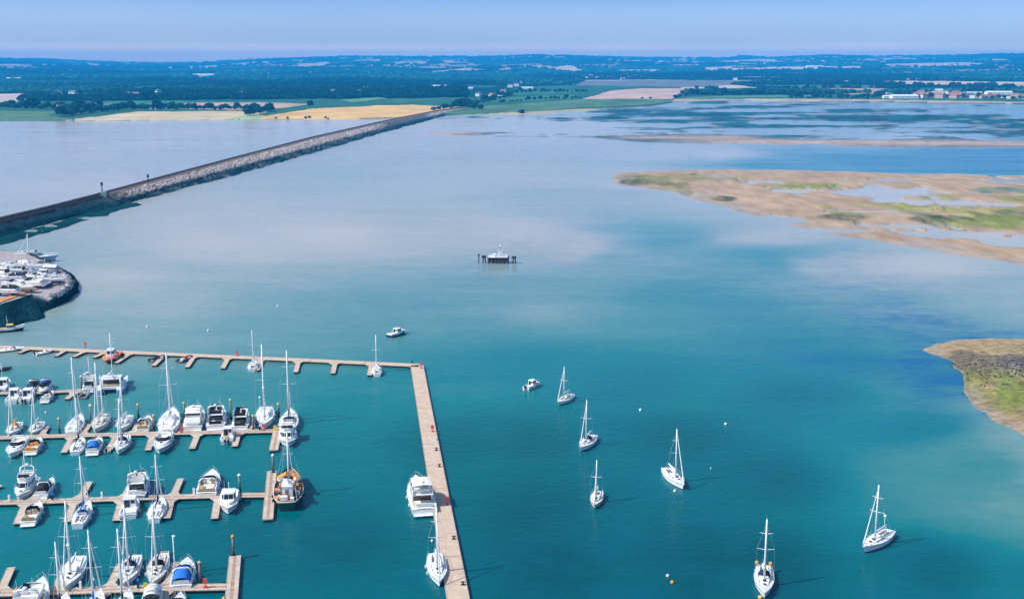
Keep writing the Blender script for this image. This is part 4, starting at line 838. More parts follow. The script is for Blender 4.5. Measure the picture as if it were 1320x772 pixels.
def pontoon(label, centre_px, width, fingers, deck=PONT, name='pontoon', seg=11.0, cat='pontoon', fw=1.15, strip=True):
    P_ = [G(px, py, .55)[:2] for px, py in centre_px]; root = thing(name, label, cat, (*P_[0], 0)); L0 = np.array(P_[0])
    for i in range(len(P_)-1):
        a, b_ = P_[i]-L0, P_[i+1]-L0; d = (b_-a); Ln = np.linalg.norm(d); d = d/Ln; nn = np.array((-d[1], d[0])); k = max(1, int(Ln/seg))
        for j in range(k):
            p, q_ = a + d*(Ln*j/k + .06), a + d*(Ln*(j+1)/k - .06)
            strip_part(root, 'deck_section', p, q_, width, .474, .56, deck)
            m_ = (p+q_)/2; strip_part(root, 'float', p + d*.5, q_ - d*.5, width-.06, -.3, .47, FLOATM)
        for sd in (-1, 1): strip_part(root, 'timber_waler', a + nn*sd*(width/2+.07), b_ + nn*sd*(width/2+.07), .12, .47, .60, WALER)
        if strip: strip_part(root, 'worn_walkway', a + d*.3, b_ - d*.3, width*.26, .55, .572, STRIP)
    for (bx, by, tx, ty) in fingers:
        a, b_ = G(bx, by, .5)[:2]-L0, G(tx, ty, .5)[:2]-L0; d = (b_-a)/np.linalg.norm(b_-a); nn = np.array((-d[1], d[0]))
        f = strip_part(root, 'finger', a, b_, fw, .444, .545, deck)
        sp = [tuple(a - nn*(fw*.5+1.15)), tuple(a + d*2.1 - nn*fw*.5), tuple(a + d*2.1 + nn*fw*.5), tuple(a + nn*(fw*.5+1.15))]
        MB().prism(sp, .45, sp, .552).build('gusset', deck, f)
        strip_part(f, 'float', lerp(a, b_, .3), lerp(a, b_, .97), fw-.04, -.3, .44, FLOATM)
        for sd in (-1, 1): strip_part(f, 'timber_waler', a + d*2.2 + nn*sd*(fw/2+.05), b_ + nn*sd*(fw/2+.05), .09, .44, .57, WALER)
        for sd in (-1, 1):
            p = lerp(a, b_, .93) + nn*sd*(fw/2-.12); MB().box((p[0], p[1], .60), (.10, .34, .09), 0, -math.atan2(d[0], d[1])).build('cleat', STEEL, f)
    return root
pA = pontoon('long concrete walkway pontoon closing off the marina along its seaward edge', [(-60,444.5),(0,447),(200,455.5),(400,464.3),(541,471)], 2.9,
 [(37,449.5,25,454.5),(85,451,72,458.5),(110,452.5,95,459.5),(136,454,121,460.5),(168,455.5,150,467.5),(212,457.5,198,471),(250,459.5,241,473),(294,461.5,287,474.5),(337,463,331.5,477),(385,465.5,381,479.5),(432,467.5,429,481),(479,469.5,476,483.5)], PIER, 'breakwater_pontoon', 14, strip=False)
pL = pontoon('broad pale concrete pier leg running away from the drone to the pontoon corner', [(597.5,800),(590.8,772),(565,629),(537.3,470.5)], 3.25, [], PIER, 'breakwater_pontoon', 12, strip=False)
pB = pontoon('short stub pontoon behind the catamaran, crowded with small boats', [(-60,509.5),(0,506.5),(62,505.5),(118,502)], 2.0, [(97,505,86,514),(20,508,11,514.5),(40,507.5,31,514)])
pC = pontoon('pontoon of flybridge cruisers and tall yachts, ending by the two-masted ketch', [(-60,565.5),(0,563.8),(170,559),(270,557),(358,555)], 2.1,
 [(53,562,60.5,549),(106,560,115,546),(172,558,178,546),(242,557,245,541),(324,555,326,541),(31,564,24,582),(38,564,31,583),(93,563,82,583),(197,560,190.5,580),(255,559,247.5,578),(307,558,302.5,575),(150,561,141,579)])
pD = pontoon('pontoon with the orange and green fishing boat moored at its outer end', [(-60,650),(0,647.3),(60,645.7),(120,643.5),(200,640.7),(300,638),(350,637.5)], 2.1,
 [(103,642,115.5,620.5),(160,641,171.5,618),(223,639.5,233,616.5),(42,645,47,636),(284,638,288,629),(33,648,21.5,675),(96,646,86,672),(157,644,149.5,670.5),(221,642,215,667.5),(281,640,276.5,668)])
pE = pontoon('pontoon with orange-capped piles along the bottom of the marina', [(-60,767.5),(0,764),(95,761),(180,758),(303,755.5)], 2.1, [(1,762,14.5,731),(72,760,85,727),(140,758,156,726),(213,756,226,724),(132,763,125,795),(45,765,36,797),(214,760,208,790)])
pX = pontoon('narrow pontoon tip reaching in at the frame edge below the cabin cruisers', [(-25,632),(2,625)], 1.3, [], strip=False)
for lab, a, b_ in [('cross-head pontoon between the fishing boat and its walkway', (345,669), (350.5,607)), ('cross-head pontoon at the end of the orange-capped walkway', (296,795), (303,716)), ('cross-head pontoon beside the white three-window cruiser', (352.5,580), (358.5,551))]:
    P_ = [G(*a, .55)[:2], G(*b_, .55)[:2]]; root = thing('cross_head_pontoon', lab, 'pontoon', (*P_[0], 0)); e_ = P_[1]-P_[0]
    d = e_/np.linalg.norm(e_); nn = np.array((-d[1], d[0])); wd_ = 1.75
    strip_part(root, 'deck_section', e_*0, e_, wd_, .36, .588, PONT); strip_part(root, 'float', d*.4, e_-d*.4, wd_-.3, -.3, .355, FLOATM)
    for sd in (-1, 1): strip_part(root, 'timber_waler', nn*sd*(wd_/2+.05), e_ + nn*sd*(wd_/2+.05), .09, .29, .62, WALER)
    strip_part(root, 'worn_walkway', d*.5, e_ - d*.5, wd_*.3, .58, .60, STRIP)
# piles
PILEM = mat('steel_pile', (.20,.19,.18), .7, var=.3, scale=2); PILEW = mat('pale_pile', (.46,.46,.44), .6, var=.2, scale=2); PWEED = mat('tide_weed', (.015,.035,.025), .9)
CAPY = mat('yellow_pile_cap', (.62,.52,.10), .5, var=.1); CAPO = mat('orange_pile_cap', (.72,.32,.02), .5, var=.1); CAPW = mat('white_pile_cap', (.78,.77,.72), .4)
def pile(label, px, py, toppy, cap=CAPY, body=PILEM, r=.22):
    p = G(px, py, .5); h = 3.6
    for _ in range(30):
        yy = proj(p[0], p[1], h)[1]; h += (yy - toppy)*.05
    root = thing('mooring_pile', label, 'mooring pile', (p[0], p[1], 0), 0, 'mooring piles of the marina')
    q = MB(); q.tube([(0, 0, -2.4), (0, 0, 1.2)], r+.005, 10); q.build('weedy_foot', PWEED, root)
    q = MB(); q.tube([(0, 0, 1.2), (0, 0, h-.45)], r, 10); q.build('shaft', body, root, True)
    q = MB(); q.tube([(0, 0, h-.46), (0, 0, h-.25), (0, 0, h)], [r+.09, r+.09, .04], 10); q.build('cap', cap, root)
    q = MB(); q.tube([(r+.12, 0, .62), (r+.1, r+.1, .62), (-r-.1, r+.1, .62), (-r-.12, 0, .62), (-r-.1, -r-.1, .62), (r+.1, -r-.1, .62), (r+.12, 0, .62)], .05, 5); q.build('pile_hoop', RUB, root)
for t in [('yellow-capped pile in the open gap beside the dark-decked double slip', 77, 557, 537.5, CAPY), ('white-capped pile between two tall-masted yachts on the inner walkway', 117.5, 541, 520.5, CAPW), ('yellow-capped pile behind the cruiser with the brown cockpit', 178.5, 537, 519.5, CAPY), ('short yellow-capped pile between the brown-cockpit cruiser and the big yacht', 199, 553, 533.5, CAPY),
 ('yellow-capped pile between the big yacht and the covered flybridge cruiser', 238, 537, 517.5, CAPY), ('yellow-capped pile between two flybridge cruisers with dark seats', 298, 540, 513.5, CAPY), ('yellow-topped pile beside the bow-in yacht with the tallest mast', 326.8, 553, 534, CAPY), ('yellow-capped pile between the two tallest yachts', 359.3, 534, 518.5, CAPY), ('white-capped pile behind the catamaran, close to the stub pontoon end', 105.5, 502, 483.5, CAPW),
 ('grey pile with pale cap standing by the wheelhouse cruiser', 309.3, 633, 610, CAPW), ('pale grey pile at the head of the fishing boat berth', 352.5, 609, 584.5, CAPW), ('orange-capped pile at the corner of the bottom walkway', 301.3, 716, 688.5, CAPO), ('orange-capped pile beside the white boat with blue canopy', 258.6, 750.5, 722, CAPO), ('orange-capped pile cut by the bottom edge of the photo', 290.3, 795, 768, CAPO)]:
    pile(*t)
# boats ------------------------------------------------------------
GA = 'boats berthed in the marina'
def berth(f):
    def g(name, label, px, py, L, head, *a, **k):
        if k.get('group') == GA:        # berthed boats lie along the fingers
            h = (head + 180) % 360 - 180
            if abs(h) <= 26: head = 350.5 + random.uniform(-2, 2)
            elif abs(head - 180) <= 26: head = 170.5 + random.uniform(-2, 2)
        return f(name, label, px, py, L, head, *a, **k)
    return g
sailboat, motor_yacht, sports_cruiser, cabin_boat, rib, dinghy = map(berth, (sailboat, motor_yacht, sports_cruiser, cabin_boat, rib, dinghy))
# outer walkway
dinghy('motor_launch', 'long white launch tied along the outer walkway beside the frame edge', 11, 450.5, 8.5, 62, group=GA, cat='motor boat', console=True)
dinghy('dinghy', 'small white open motorboat with green-shaded stern on the outer walkway', 57, 454, 5.5, 40, group=GA, console=True)
rib('inflatable_boat', 'navy blue inflatable berthed alone on the outer walkway', 203, 462, 6.0, 25, mat('navy_rubber', (.02,.03,.07), .6), BLACKC, GA)
rib('inflatable_boat', 'dark inflatable with a red console on the outer walkway', 238.5, 462.5, 6.2, 20, mat('purple_grey_rubber', (.05,.045,.08), .6), RED, GA, seat=CANVASW)
sailboat('sailboat', 'small white sailboat on the outer walkway, near the foot of a red housing', 326.5, 470.5, 8.3, 5, group=GA, mast_h=1.22)
sailboat('sailboat', 'small white sailboat berthed close to the outer corner of the pontoons', 485.5, 477, 8.2, 2, group=GA, mast_h=1.22)
# red and orange work boat
def work_boat(px, py):
    L, B = 10.5, 3.9; loc = G(px, py, 1); root = thing('work_boat', 'red and white pilot boat with orange tubes berthed on the outer walkway', 'pilot boat', (loc[0], loc[1], 0), -rad(172), GA)
    hull, at = make_hull(root, L, B, 1.0, 1.5, 'motor', mat('plum_paint', (.07,.03,.09), .4), ORANGE, deckm=mat('orange_deck', (.62,.16,.05), .8, var=.15))
    q = MB(); q.tube([at(t, -1.0, -.1) for t in np.linspace(.02, .99, 9)] + [at(t, 1.0, -.1) for t in np.linspace(.96, .02, 9)], .26, 8); q.build('fender_tube', mat('orange_tube', (.80,.20,.05), .6), root, True)
    R1 = [(1.15, -1.2), (1.15, 1.2), (.8, 1.9)]; cabin(root, 'wheelhouse', R1, [(x*.88, y*.9) for x, y in R1], 1.05, 3.1, WHITE, WHITE, [(0, .06, .46, .5, .86), (0, .54, .94, .5, .86), (1, .1, .9, .5, .86), (2, .04, .48, .5, .86), (2, .52, .96, .5, .86)])
    q = MB(); q.box((0, -3.2, 1.35), (1.6, 1.2, .6)); q.build('engine_box', RED, root)
    q = MB(); q.tube([(0, -.6, 3.1), (0, -.7, 7.2)], [.08, .05], 6); q.tube([(-.8, -.65, 4.6), (.8, -.65, 4.6)], .04, 4); q.build('mast', ALU, root)
    pulpit(root, at, .7)
work_boat(143.5, 459)
# stub pontoon
cabin_boat('cabin_boat', 'white cabin boat with a dark mast post, cut off by the frame edge', 5, 497.5, 8.5, 20, group=GA, mast=4.2)
sports_cruiser('motor_boat', 'white cruiser with a black cockpit tent on the stub pontoon', 41, 500.5, 8.5, 160, canopy=BLACKC, group=GA)
sports_cruiser('motor_boat', 'white boat under a navy cockpit tent on the stub pontoon', 57, 499.5, 8.5, 172, canopy=mat('deep_blue_canvas', (.01,.05,.20), .8), group=GA)
cabin_boat('cabin_boat', 'white cabin boat, bow pointing away, first on the shaded side of the stub pontoon', 19, 511, 8.5, 14, group=GA, outboard=0)
cabin_boat('cabin_boat', 'white cabin boat with twin outboards on the stub pontoon', 36, 511, 8.2, 14, group=GA, outboard=2)
sports_cruiser('motor_boat', 'short white cuddy boat with tan upholstery below the navy-tented boat', 62, 510.5, 7.2, 20, group=GA, arch=False)
motor_yacht('motor_yacht', 'tall white flybridge boat at the end of the stub pontoon beside the catamaran', 116.5, 495, 9.5, 352, group=GA, mast=5.5)
rib('inflatable_boat', 'white-consoled grey inflatable below the catamaran on the stub pontoon', 109, 508.5, 5.5, 350, group=GA)
rib('inflatable_boat', 'black inflatable lying alone at the frame edge inside the outer walkway', 1, 476, 5.5, 60, RUB, WHITE, GA)
def catamaran(px, py):
    L, B = 13.0, 6.9; loc = G(px, py, 1.3); root = thing('catamaran', 'wide blue-hulled catamaran with white saloon and flybridge', 'catamaran', (loc[0], loc[1], 0), -rad(351), GA)
    for sd in (-1, 1): make_hull(root, L, 1.9, 1.35, 1.6, 'sail', LBLUE, WHITE, boot=BOOTB, x0=sd*2.45, rake=.04)
    q = MB(); q.prism([(-2.6, -.36*L), (2.6, -.36*L), (2.6, .26*L), (-2.6, .26*L)], 1.05, [(-2.6, -.36*L), (2.6, -.36*L), (2.6, .26*L), (-2.6, .26*L)], 1.62); q.build('bridge_deck', WHITE, root)
    R1 = [(2.7, -.16*L), (2.7, .06*L), (1.7, .22*L)]; T1 = [(2.4, -.16*L), (2.35, .02*L), (1.3, .13*L)]
    cb = cabin(root, 'saloon', R1, T1, 1.6, 3.0, WHITE, WHITE, [(0, .05, .46, .45, .85), (0, .54, .95, .45, .85), (1, .08, .95, .42, .85), (2, .04, .48, .42, .85), (2, .52, .96, .42, .85)])
    MB().panel([(-2.7, -.16*L, 1.6), (2.7, -.16*L, 1.6), (2.4, -.16*L, 3.0), (-2.4, -.16*L, 3.0)], .12, .88, .06, .82).build('saloon_door', mat('smoked_glass', (.06,.05,.045), .1), cb)
    q = MB(); q.prism([(-2.5, -.27*L), (2.5, -.27*L), (2.3, .05*L), (-2.3, .05*L)], 3.25, [(-2.5, -.27*L), (2.5, -.27*L), (2.3, .05*L), (-2.3, .05*L)], 3.38); hd = q.build('hardtop', WHITE, root)
    q = MB()
    for x in (-2.3, 2.3):
        for y in (-.25*L, -.12*L, .03*L): q.tube([(x, y, 1.6), (x*.97, y, 3.25)], .05, 5)
    q.build('hardtop_post', ALU, hd)
    q = MB(); q.box((-.7, -.02*L, 3.7), (.7, .5, .6)); q.box((0, -.20*L, 3.6), (3.6, .6, .4)); q.build('helm_seat', CANVASW, root)
    q = MB(); q.box((0, -.30*L, 1.8), (3.8, .6, .4)); q.build('cockpit_seat', TANC, root)
    m_ = MB().tube([(0, .02*L, 3.0), (0, .01*L, 14.2)], [.13, .09], 8).build('mast', ALU, root, True); MB().tube([(-1.1, .01*L, 8.6), (1.1, .01*L, 8.6)], .04, 5).build('spreader', ALU, m_)
    q = MB(); q.tube([(0, .0, 4.4), (0, -.33*L, 4.6)], .22, 7); q.build('sail_cover', CANVASW, root)
    q = MB()
    for sd in (-1, 1): q.tube([(sd*2.9, 0, 1.5), (0, .01*L, 13.6)], .022, 4)
    q.tube([(0, .27*L, 1.6), (0, .01*L, 13.8)], .022, 4); q.build('rigging', STEEL, root)
    MB().box((0, .35*L, 1.35), (3.2, 1.9, .04)).build('trampoline', mat('grey_net', (.25,.26,.27), .9), root)
    q = MB()
    for sd in (-1, 1):
        T_ = [(sd*3.25, y, 1.55) for y in np.linspace(-.36*L, .34*L, 7)]
        for p in T_: q.tube([p, np.array(p) + (0, 0, .62)], .022, 4)
        q.tube([np.array(p) + (0, 0, .62) for p in T_], .022, 4)
    q.build('guard_rail', STEEL, root)
catamaran(145.5, 494)
# walkway C, far side
sailboat('sailboat', 'sailboat with a bright orange cockpit cover on the inner walkway', 18, 552, 9.0, 195, group=GA, hood=ORANGE, cover=ORANGE, mast_h=1.15)
sailboat('sailboat', 'small white sailboat next to the orange-covered sailboat', 47, 551, 8.6, 205, group=GA, mast_h=1.2)
sailboat('sailboat', 'long white sloop with an uncovered mast and radar, beside the white-capped pile', 97.5, 546.5, 12.3, 22, group=GA, mast_h=1.32, radar=True)
sailboat('sailboat', 'beige two-masted yacht lying bow-in by the white-capped pile', 129, 543.5, 12.0, 172, hullm=CREAM, deckm=CREAM, group=GA, mast_h=1.25, masts=2, cover=CANVASW)
sailboat('sailboat', 'white sloop with a blank cockpit table behind a navy-hooded yacht', 160, 544.5, 11.0, 200, group=GA, mast_h=1.05, cover=CANVASW)
sports_cruiser('motor_boat', 'white hardtop cruiser with brown cockpit interior, stern to the walkway', 187, 545.5, 9.2, 356, group=GA, inside=TANC, sole=TEAK, canopy=None)
sailboat('large_yacht', 'large white centre-cockpit yacht with raised pilothouse and tall mast', 218.5, 541, 15.5, 14, group=GA, mast_h=1.06, cat='yacht', pilot=True, cover=CANVASW)
motor_yacht('motor_yacht', 'flybridge cruiser sheeted in white canvas, stern to the walkway', 251.5, 538.5, 12.8, 353, group=GA, covered=CANVASW, canopy_aft=CANVASW, B=4.5)
motor_yacht('motor_yacht', 'big flybridge cruiser with dark sunpads and dark stern doors', 279.5, 537, 13.0, 354, group=GA, seats=BLACKC, B=4.4)
motor_yacht('motor_yacht', 'smaller flybridge cruiser with a wide dark stern window, beside a short yellow pile', 311, 540.5, 10.8, 356, group=GA, seats=BLACKC, B=3.9, arch=False)
sailboat('large_yacht', 'white bow-in yacht with the tallest mast in the marina and wide grey deckhouse', 341.5, 536, 14.2, 181, group=GA, mast_h=1.30, cat='yacht', hullm=PALE, deckm=WHITE, jib=None, radar=True, wind=True, B=4.3)
sailboat('large_yacht', 'white two-masted ketch with navy sail cover at the walkway end', 372.5, 541.5, 14.0, 2, group=GA, mast_h=1.22, cat='yacht', cover=NAVYC, hood=NAVYC, radar=True, B=4.3)
motor_yacht('motor_yacht', 'white trawler yacht showing three dark windscreen panes, behind the fishing boat', 371, 563, 9.0, 183, group=GA, arch=False, B=4.0)
# walkway C, near side
sports_cruiser('motor_boat', 'sharp-bowed white cruiser berthed below the orange-covered sailboat', 21.5, 574.5, 10.8, 196, group=GA, inside=CANVASW, sole=DECKM)
sports_cruiser('motor_boat', 'open white day boat with an orange cushion in its cockpit', 45, 573.5, 8.4, 10, group=GA, arch=False, inside=ORANGE, sole=DECKM)
sailboat('sailboat', 'white sailboat, stern out, with a dark-covered mast foot beside the blue-tented boat', 101, 573.5, 9.0, 12, group=GA, cover=BLACKC, mast_h=1.22)
sports_cruiser('motor_boat', 'white boat under a bright blue domed cockpit tent on the inner walkway', 123, 573.5, 8.8, 8, group=GA, canopy=BLUE)
dinghy('dinghy', 'tiny white dinghy tied between the blue-tented boat and a navy-hooded yacht', 139.5, 578.5, 3.6, 12, group=GA)
sailboat('sailboat', 'white sailboat with navy sprayhood lying bow out on the inner walkway', 157.5, 571, 10.6, 192, group=GA, hood=NAVYC, cover=NAVYC, mast_h=1.02)
sports_cruiser('motor_boat', 'sleek white cruiser lying bow out in front of the big centre-cockpit yacht', 210, 568.5, 11.2, 194, hullm=PALE, group=GA, stripe=LBLUE)
cabin_boat('cabin_boat', 'white fishing cruiser with black outboards below the big flybridge cruiser', 294, 561.5, 8.0, 4, group=GA, outboard=2, stow=TANC)
# walkway D
motor_yacht('motor_yacht', 'white flybridge cruiser with a thin pole mast above the middle walkway', 33, 627.5, 10.4, 200, group=GA, mast=5.5)
sports_cruiser('motor_boat', 'white cruiser with a black square cockpit roof above the middle walkway', 59.5, 628, 8.4, 3, group=GA, canopy=BLACKC, inside=CANVASW)
motor_yacht('motor_yacht', 'white flybridge cruiser with pale blue hull sides on the middle walkway', 178.5, 625.5, 11.0, 10, hullm=LBLUE, group=GA, B=4.0)
sports_cruiser('motor_boat', 'white express cruiser with a tan framed cockpit opening, stern to the middle walkway', 270, 621.5, 11.5, 8, group=GA, inside=TANC, sole=TEAK, fore=WHITE, B=4.1)
sports_cruiser('motor_boat', 'white day cruiser, stern out, below the black-roofed boat', 43, 660.5, 8.8, 18, group=GA, arch=False, inside=TANC, sole=DECKM)
sailboat('sailboat', 'white sloop with a vivid blue sail cover, stern out, on the middle walkway', 107, 661.5, 10.2, 8, group=GA, cover=BLUE, hood=BLUE, mast_h=1.1)
cabin_boat('cabin_boat', 'square white hardtop cruiser, stern out, on the middle walkway', 168, 653.5, 8.2, 4, group=GA, outboard=0, B=3.3)
sailboat('sailboat', 'white sailboat with red cockpit cushions and dark boom on the middle walkway', 203.5, 655.5, 9.6, 12, group=GA, cover=BLACKC, cockpit=RED, mast_h=1.12)
cabin_boat('cabin_boat', 'white wheelhouse cruiser with bow pointing out beside a grey pile', 295.5, 645.5, 9.8, 192, group=GA, outboard=0, B=3.6, mast=1.4)
# walkway E
sailboat('sailboat', 'white sloop with an orange horseshoe buoy at its stern above the bottom walkway', 93, 736.5, 11.8, 197, group=GA, mast_h=1.12, buoys=None, radar=True)
sailboat('sailboat', 'white sloop with a navy-covered boom and sprayhood above the bottom walkway', 167, 733.5, 10.8, 192, group=GA, cover=NAVYC, hood=NAVYC, mast_h=1.12)
sailboat('sailboat', 'grey-hulled sloop with a dark sprayhood lying bow-in on the bottom walkway', 203, 732.5, 11.2, 182, group=GA, hullm=PALE, deckm=CREAM, hood=BLACKC, cover=NAVYC, mast_h=1.08)
dinghy('dinghy', 'pale tender tucked behind the grey-hulled sloop', 211.5, 716, 3.4, 182, group=GA, inside=CANVASW, outboard=False)
sports_cruiser('motor_boat', 'beamy white cruiser with a bright blue bimini on the bottom walkway', 237, 738, 9.4, 4, group=GA, canopy=BLUE, inside=CANVASW, sole=DECKM, B=3.6)
motor_yacht('motor_yacht', 'large white flybridge yacht with radar mast, cut by the bottom edge of the photo', 41, 776, 13.0, 8, group=GA, seats=CANVASW, B=4.5)
sailboat('sailboat', 'narrow white sloop beside the radar-mast yacht on the bottom walkway', 77, 788, 10.5, 8, group=GA, mast_h=1.08, cover=BLACKC)
sailboat('sailboat', 'white sloop with a mid-blue sail cover cut by the bottom edge', 119.5, 786, 11.5, 8, group=GA, cover=BLUE, mast_h=1.14)
sailboat('sailboat', 'white sloop with black sail cover by the paired masts of the bottom walkway', 157, 786, 11.5, 8, group=GA, cover=BLACKC, mast_h=1.16)
sports_cruiser('motor_boat', 'white round-backed cruiser cut by the bottom edge, below the grey sloop', 194.5, 776, 9.0, 188, group=GA, canopy=CANVASW)
sports_cruiser('motor_boat', 'navy and white speedboat cut by the bottom edge of the marina', 228.5, 781, 8.0, 8, hullm=NAVY, group=GA, arch=False)
# the pier leg
motor_yacht('motor_yacht', 'large white motor yacht moored alongside the broad pier, stern to the drone', 541.8, 637, 14.6, 357, group=GA, seats=CANVASW, B=4.9, arch=True, glass=mat('amber_glass', (.10,.035,.015), .1), stripe=None, canopy=CANVASW)
sailboat('sailboat', 'white sailboat moored alongside the broad pier, bow to the drone', 563.3, 731, 10.8, 176, group=GA, mast_h=1.05, buoys=None, jib=CANVASW)
# fishing boat
def fishing_boat(px, py):
    L, B = 16.0, 5.4; loc = G(px, py, 1.6); root = thing('fishing_boat', 'dark green fishing boat with orange gear and a white wheelhouse', 'fishing boat', (loc[0], loc[1], 0), -rad(352), GA)
    hull, at = make_hull(root, L, B, 1.7, 2.5, 'trawler', DGREEN, WHITE, boot=BOOTR, deckm=PINKD, rake=.05, wl=.82)
    q = MB(); q.tube([at(t, -1.0, .08) for t in np.linspace(0, .99, 12)] + [at(t, 1.0, .08) for t in np.linspace(.97, 0, 12)], .085, 6); q.tube([at(0, -1, .08), (-B*.15, -.515*L, 1.8), (B*.15, -.515*L, 1.8), at(0, 1, .08)], .085, 6); q.build('cap_rail', mat('pale_green_rail', (.55,.66,.60), .5), root)
    q = MB()
    for sd in (-1, 1): q.loft([[at(t, sd*.99, 0), at(t, sd*.985, .55)] for t in np.linspace(.45, .99, 8)], 0, False)
    q.build('bulwark', DGREEN, root)
    R1 = [(1.0, -.34*L), (1.05, -.20*L), (.8, -.15*L)]; wh = cabin(root, 'wheelhouse', R1, [(x*.92, y) for x, y in R1], 1.6, 3.7, WHITE, WHITE, [(0, .08, .46, .55, .85), (0, .54, .92, .55, .85), (1, .1, .9, .55, .85), (2, .04, .48, .55, .88), (2, .52, .96, .55, .88)])
    MB().panel([(-1.0, -.34*L, 1.6), (1.0, -.34*L, 1.6), (.92, -.34*L, 3.7), (-.92, -.34*L, 3.7)], .3, .62, .05, .8).build('wheelhouse_door', WOODM, wh)
    q = MB(); q.box((0, -.25*L, 3.78), (2.1, .19*L, .14)); q.build('roof', WHITE, wh)
    q = MB(); q.box((-.6, -.41*L, 2.0), (1.3, .9, .8)); q.box((.9, -.43*L, 1.9), (.7, .7, .6)); q.build('fish_box', WHITE, root)
    m_ = MB().tube([(0, .02*L, 1.9), (0, .01*L, 12.5)], [.20, .11], 8).build('mast', WHITE, root, True)
    MB().tube([(-.9, .012*L, 8.2), (.9, .012*L, 8.2)], .05, 5).build('crosstree', WHITE, m_)
    q = MB(); q.tube([(0, .02*L, 3.2), (0, -.40*L, 5.6)], .15, 7); q.build('boom', WHITE, root)
    q = MB(); q.tube([(0, .49*L, 2.9), (0, .01*L, 12.2)], .03, 4)
    for sd in (-1, 1): q.tube([at(.55, sd), (0, .01*L, 12.0)], .03, 4); q.tube([at(.05, sd), (0, .01*L, 11.6)], .03, 4)
    q.build('rigging', STEEL, root)
    for sd in (-1, 1):
        q = MB(); q.prism([(sd*.45, .01*L), (sd*2.0, -.015*L), (sd*1.95, -.09*L), (sd*.45, -.07*L)][::sd], [4.6, 3.9, 3.7, 4.4][::sd], [(sd*.45, .01*L), (sd*2.0, -.015*L), (sd*1.95, -.09*L), (sd*.45, -.07*L)][::sd], [4.75, 4.05, 3.85, 4.55][::sd]); q.build('orange_tarpaulin', ORANGE, root)
        q = MB(); q.box((sd*2.15, -.22*L, 2.2), (.35, 1.5, .9)); q.build('orange_gear', mat('rust_orange', (.60,.20,.05), .8, var=.3), root)
        q = MB(); q.tube([(sd*1.5, -.06*L, 1.7), (sd*1.5, -.06*L, 4.05)], .06, 5); q.build('tarpaulin_post', STEEL, root)
        q = MB(); q.ball((sd*1.55, .12*L, 2.65), (.75, 1.0, .62), 10, 7); q.build('covered_bundle', CANVASW, root, True)
        q = MB(); q.ball((sd*1.5, .02*L, 2.2), (.5, .6, .4), 9, 6); q.build('net_heap', mat('teal_net', (.02,.07,.09), .95, var=.4, scale=8), root)
    q = MB(); q.tube([(-1.0, .22*L, 2.6), (1.0, .22*L, 2.6)], .42, 10); q.box((-1.1, .22*L, 2.4), (.2, .9, .9)); q.box((1.1, .22*L, 2.4), (.2, .9, .9)); q.build('winch', mat('rust_red', (.30,.10,.06), .8, var=.3), root)
    q = MB(); q.box((0, .33*L, 2.55), (1.6, 1.2, .5), 0, 0, .8); q.build('hatch_box', PINKD, root)
    rg_ = random.Random(3)
    for k in range(16):
        x, y = rg_.choice((-1, 1))*rg_.uniform(1.15, 2.0), rg_.uniform(-.42, .02)*L
        if k % 3 == 0: MB().ball((x, y, 2.05), (.32, .32, .34), 9, 6).build('net_float', rg_.choice((ORANGE, CANVASW, RED)), root, True)
        else: MB().box((x, y, 1.9 + rg_.uniform(0, .3)), (rg_.uniform(.4, .8), rg_.uniform(.4, .9), rg_.uniform(.4, .8)), 0, rg_.uniform(0, 1)).build('fish_crate', rg_.choice((WHITE, mat('teal_crate', (.02,.10,.12), .7), mat('ochre_crate', (.50,.22,.06), .8), RUB)), root)
    for x, y, z in ((-1.5, -.05*L, 2.2), (1.6, -.08*L, 2.2)):
        q = MB(); q.box((x, y, z), (.5, 1.6, .9)); q.build('engine_casing', mat('ochre_box', (.50,.22,.08), .8, var=.3), root)
    q = MB(); q.box((.45, -.31*L, 4.4), (.55, .5, 1.1)); q.build('funnel', WHITE, wh); MB().box((-.4, -.20*L, 4.16), (.9, .5, .6)).build('liferaft_box', WHITE, wh)
    q = MB()
    for sd in (-1, 1):
        for t in (.05, .18, .32): x, y, z = at(t, sd*1.03); q.tube([(x, y-.3, z-.5), (x, y+.3, z-.5)], .3, 8)
    q.build('tyre_fender', RUB, root)
fishing_boat(372.5, 628)
# ------------------------------------------------------------------ boats on moorings in the channel
GM = 'boats on swinging moorings'
sailboat('sailboat', 'small white sailboat closest to the anchored white motorboat in mid-channel', 728.5, 513.5, 8.0, 207, group=GM, mast_h=1.08, fend=False)
sailboat('sailboat', 'white sailboat with dark sprayhood, between two smaller moored sailboats', 757, 569, 9.2, 201, group=GM, hood=NAVYC, mast_h=1.1, fend=False)
sailboat('sailboat', 'small cream sailboat with no sprayhood, lowest of the trio moored in mid-channel', 769, 642, 7.4, 190, hullm=CREAM, group=GM, mast_h=1.1, fend=False)
sailboat('sailboat', 'white sailboat with thick furled headsail, its bow down-channel over a mooring buoy', 869, 614, 10.0, 168, group=GM, mast_h=1.06, fend=False, jib=CANVASW)
sailboat('sailboat', 'white sailboat with two orange lifebuoys at its stern, lying bow to the drone', 985, 746, 10.4, 191, group=GM, mast_h=1.06, hood=NAVYC, buoys=ORANGE, jib=None, fend=False)
sailboat('sailboat', 'white sailboat with a wind generator, moored off the grassy mud spit', 1131, 694.5, 10.2, 222, group=GM, mast_h=1.04, wind=True, fend=False)
cabin_boat('motorboat', 'little white motorboat with red-brown waterline anchored in mid-channel', 686, 497, 5.8, 35, group=GM, cat='motor boat', stripe=RED, fend=False)
cabin_boat('motorboat', 'white motorboat with dark navy hull moored just outside the pontoon corner', 512, 429.5, 7.2, 38, hullm=NAVY, group=GM, cat='motor boat', stripe=WHITE, outboard=0, fend=False)
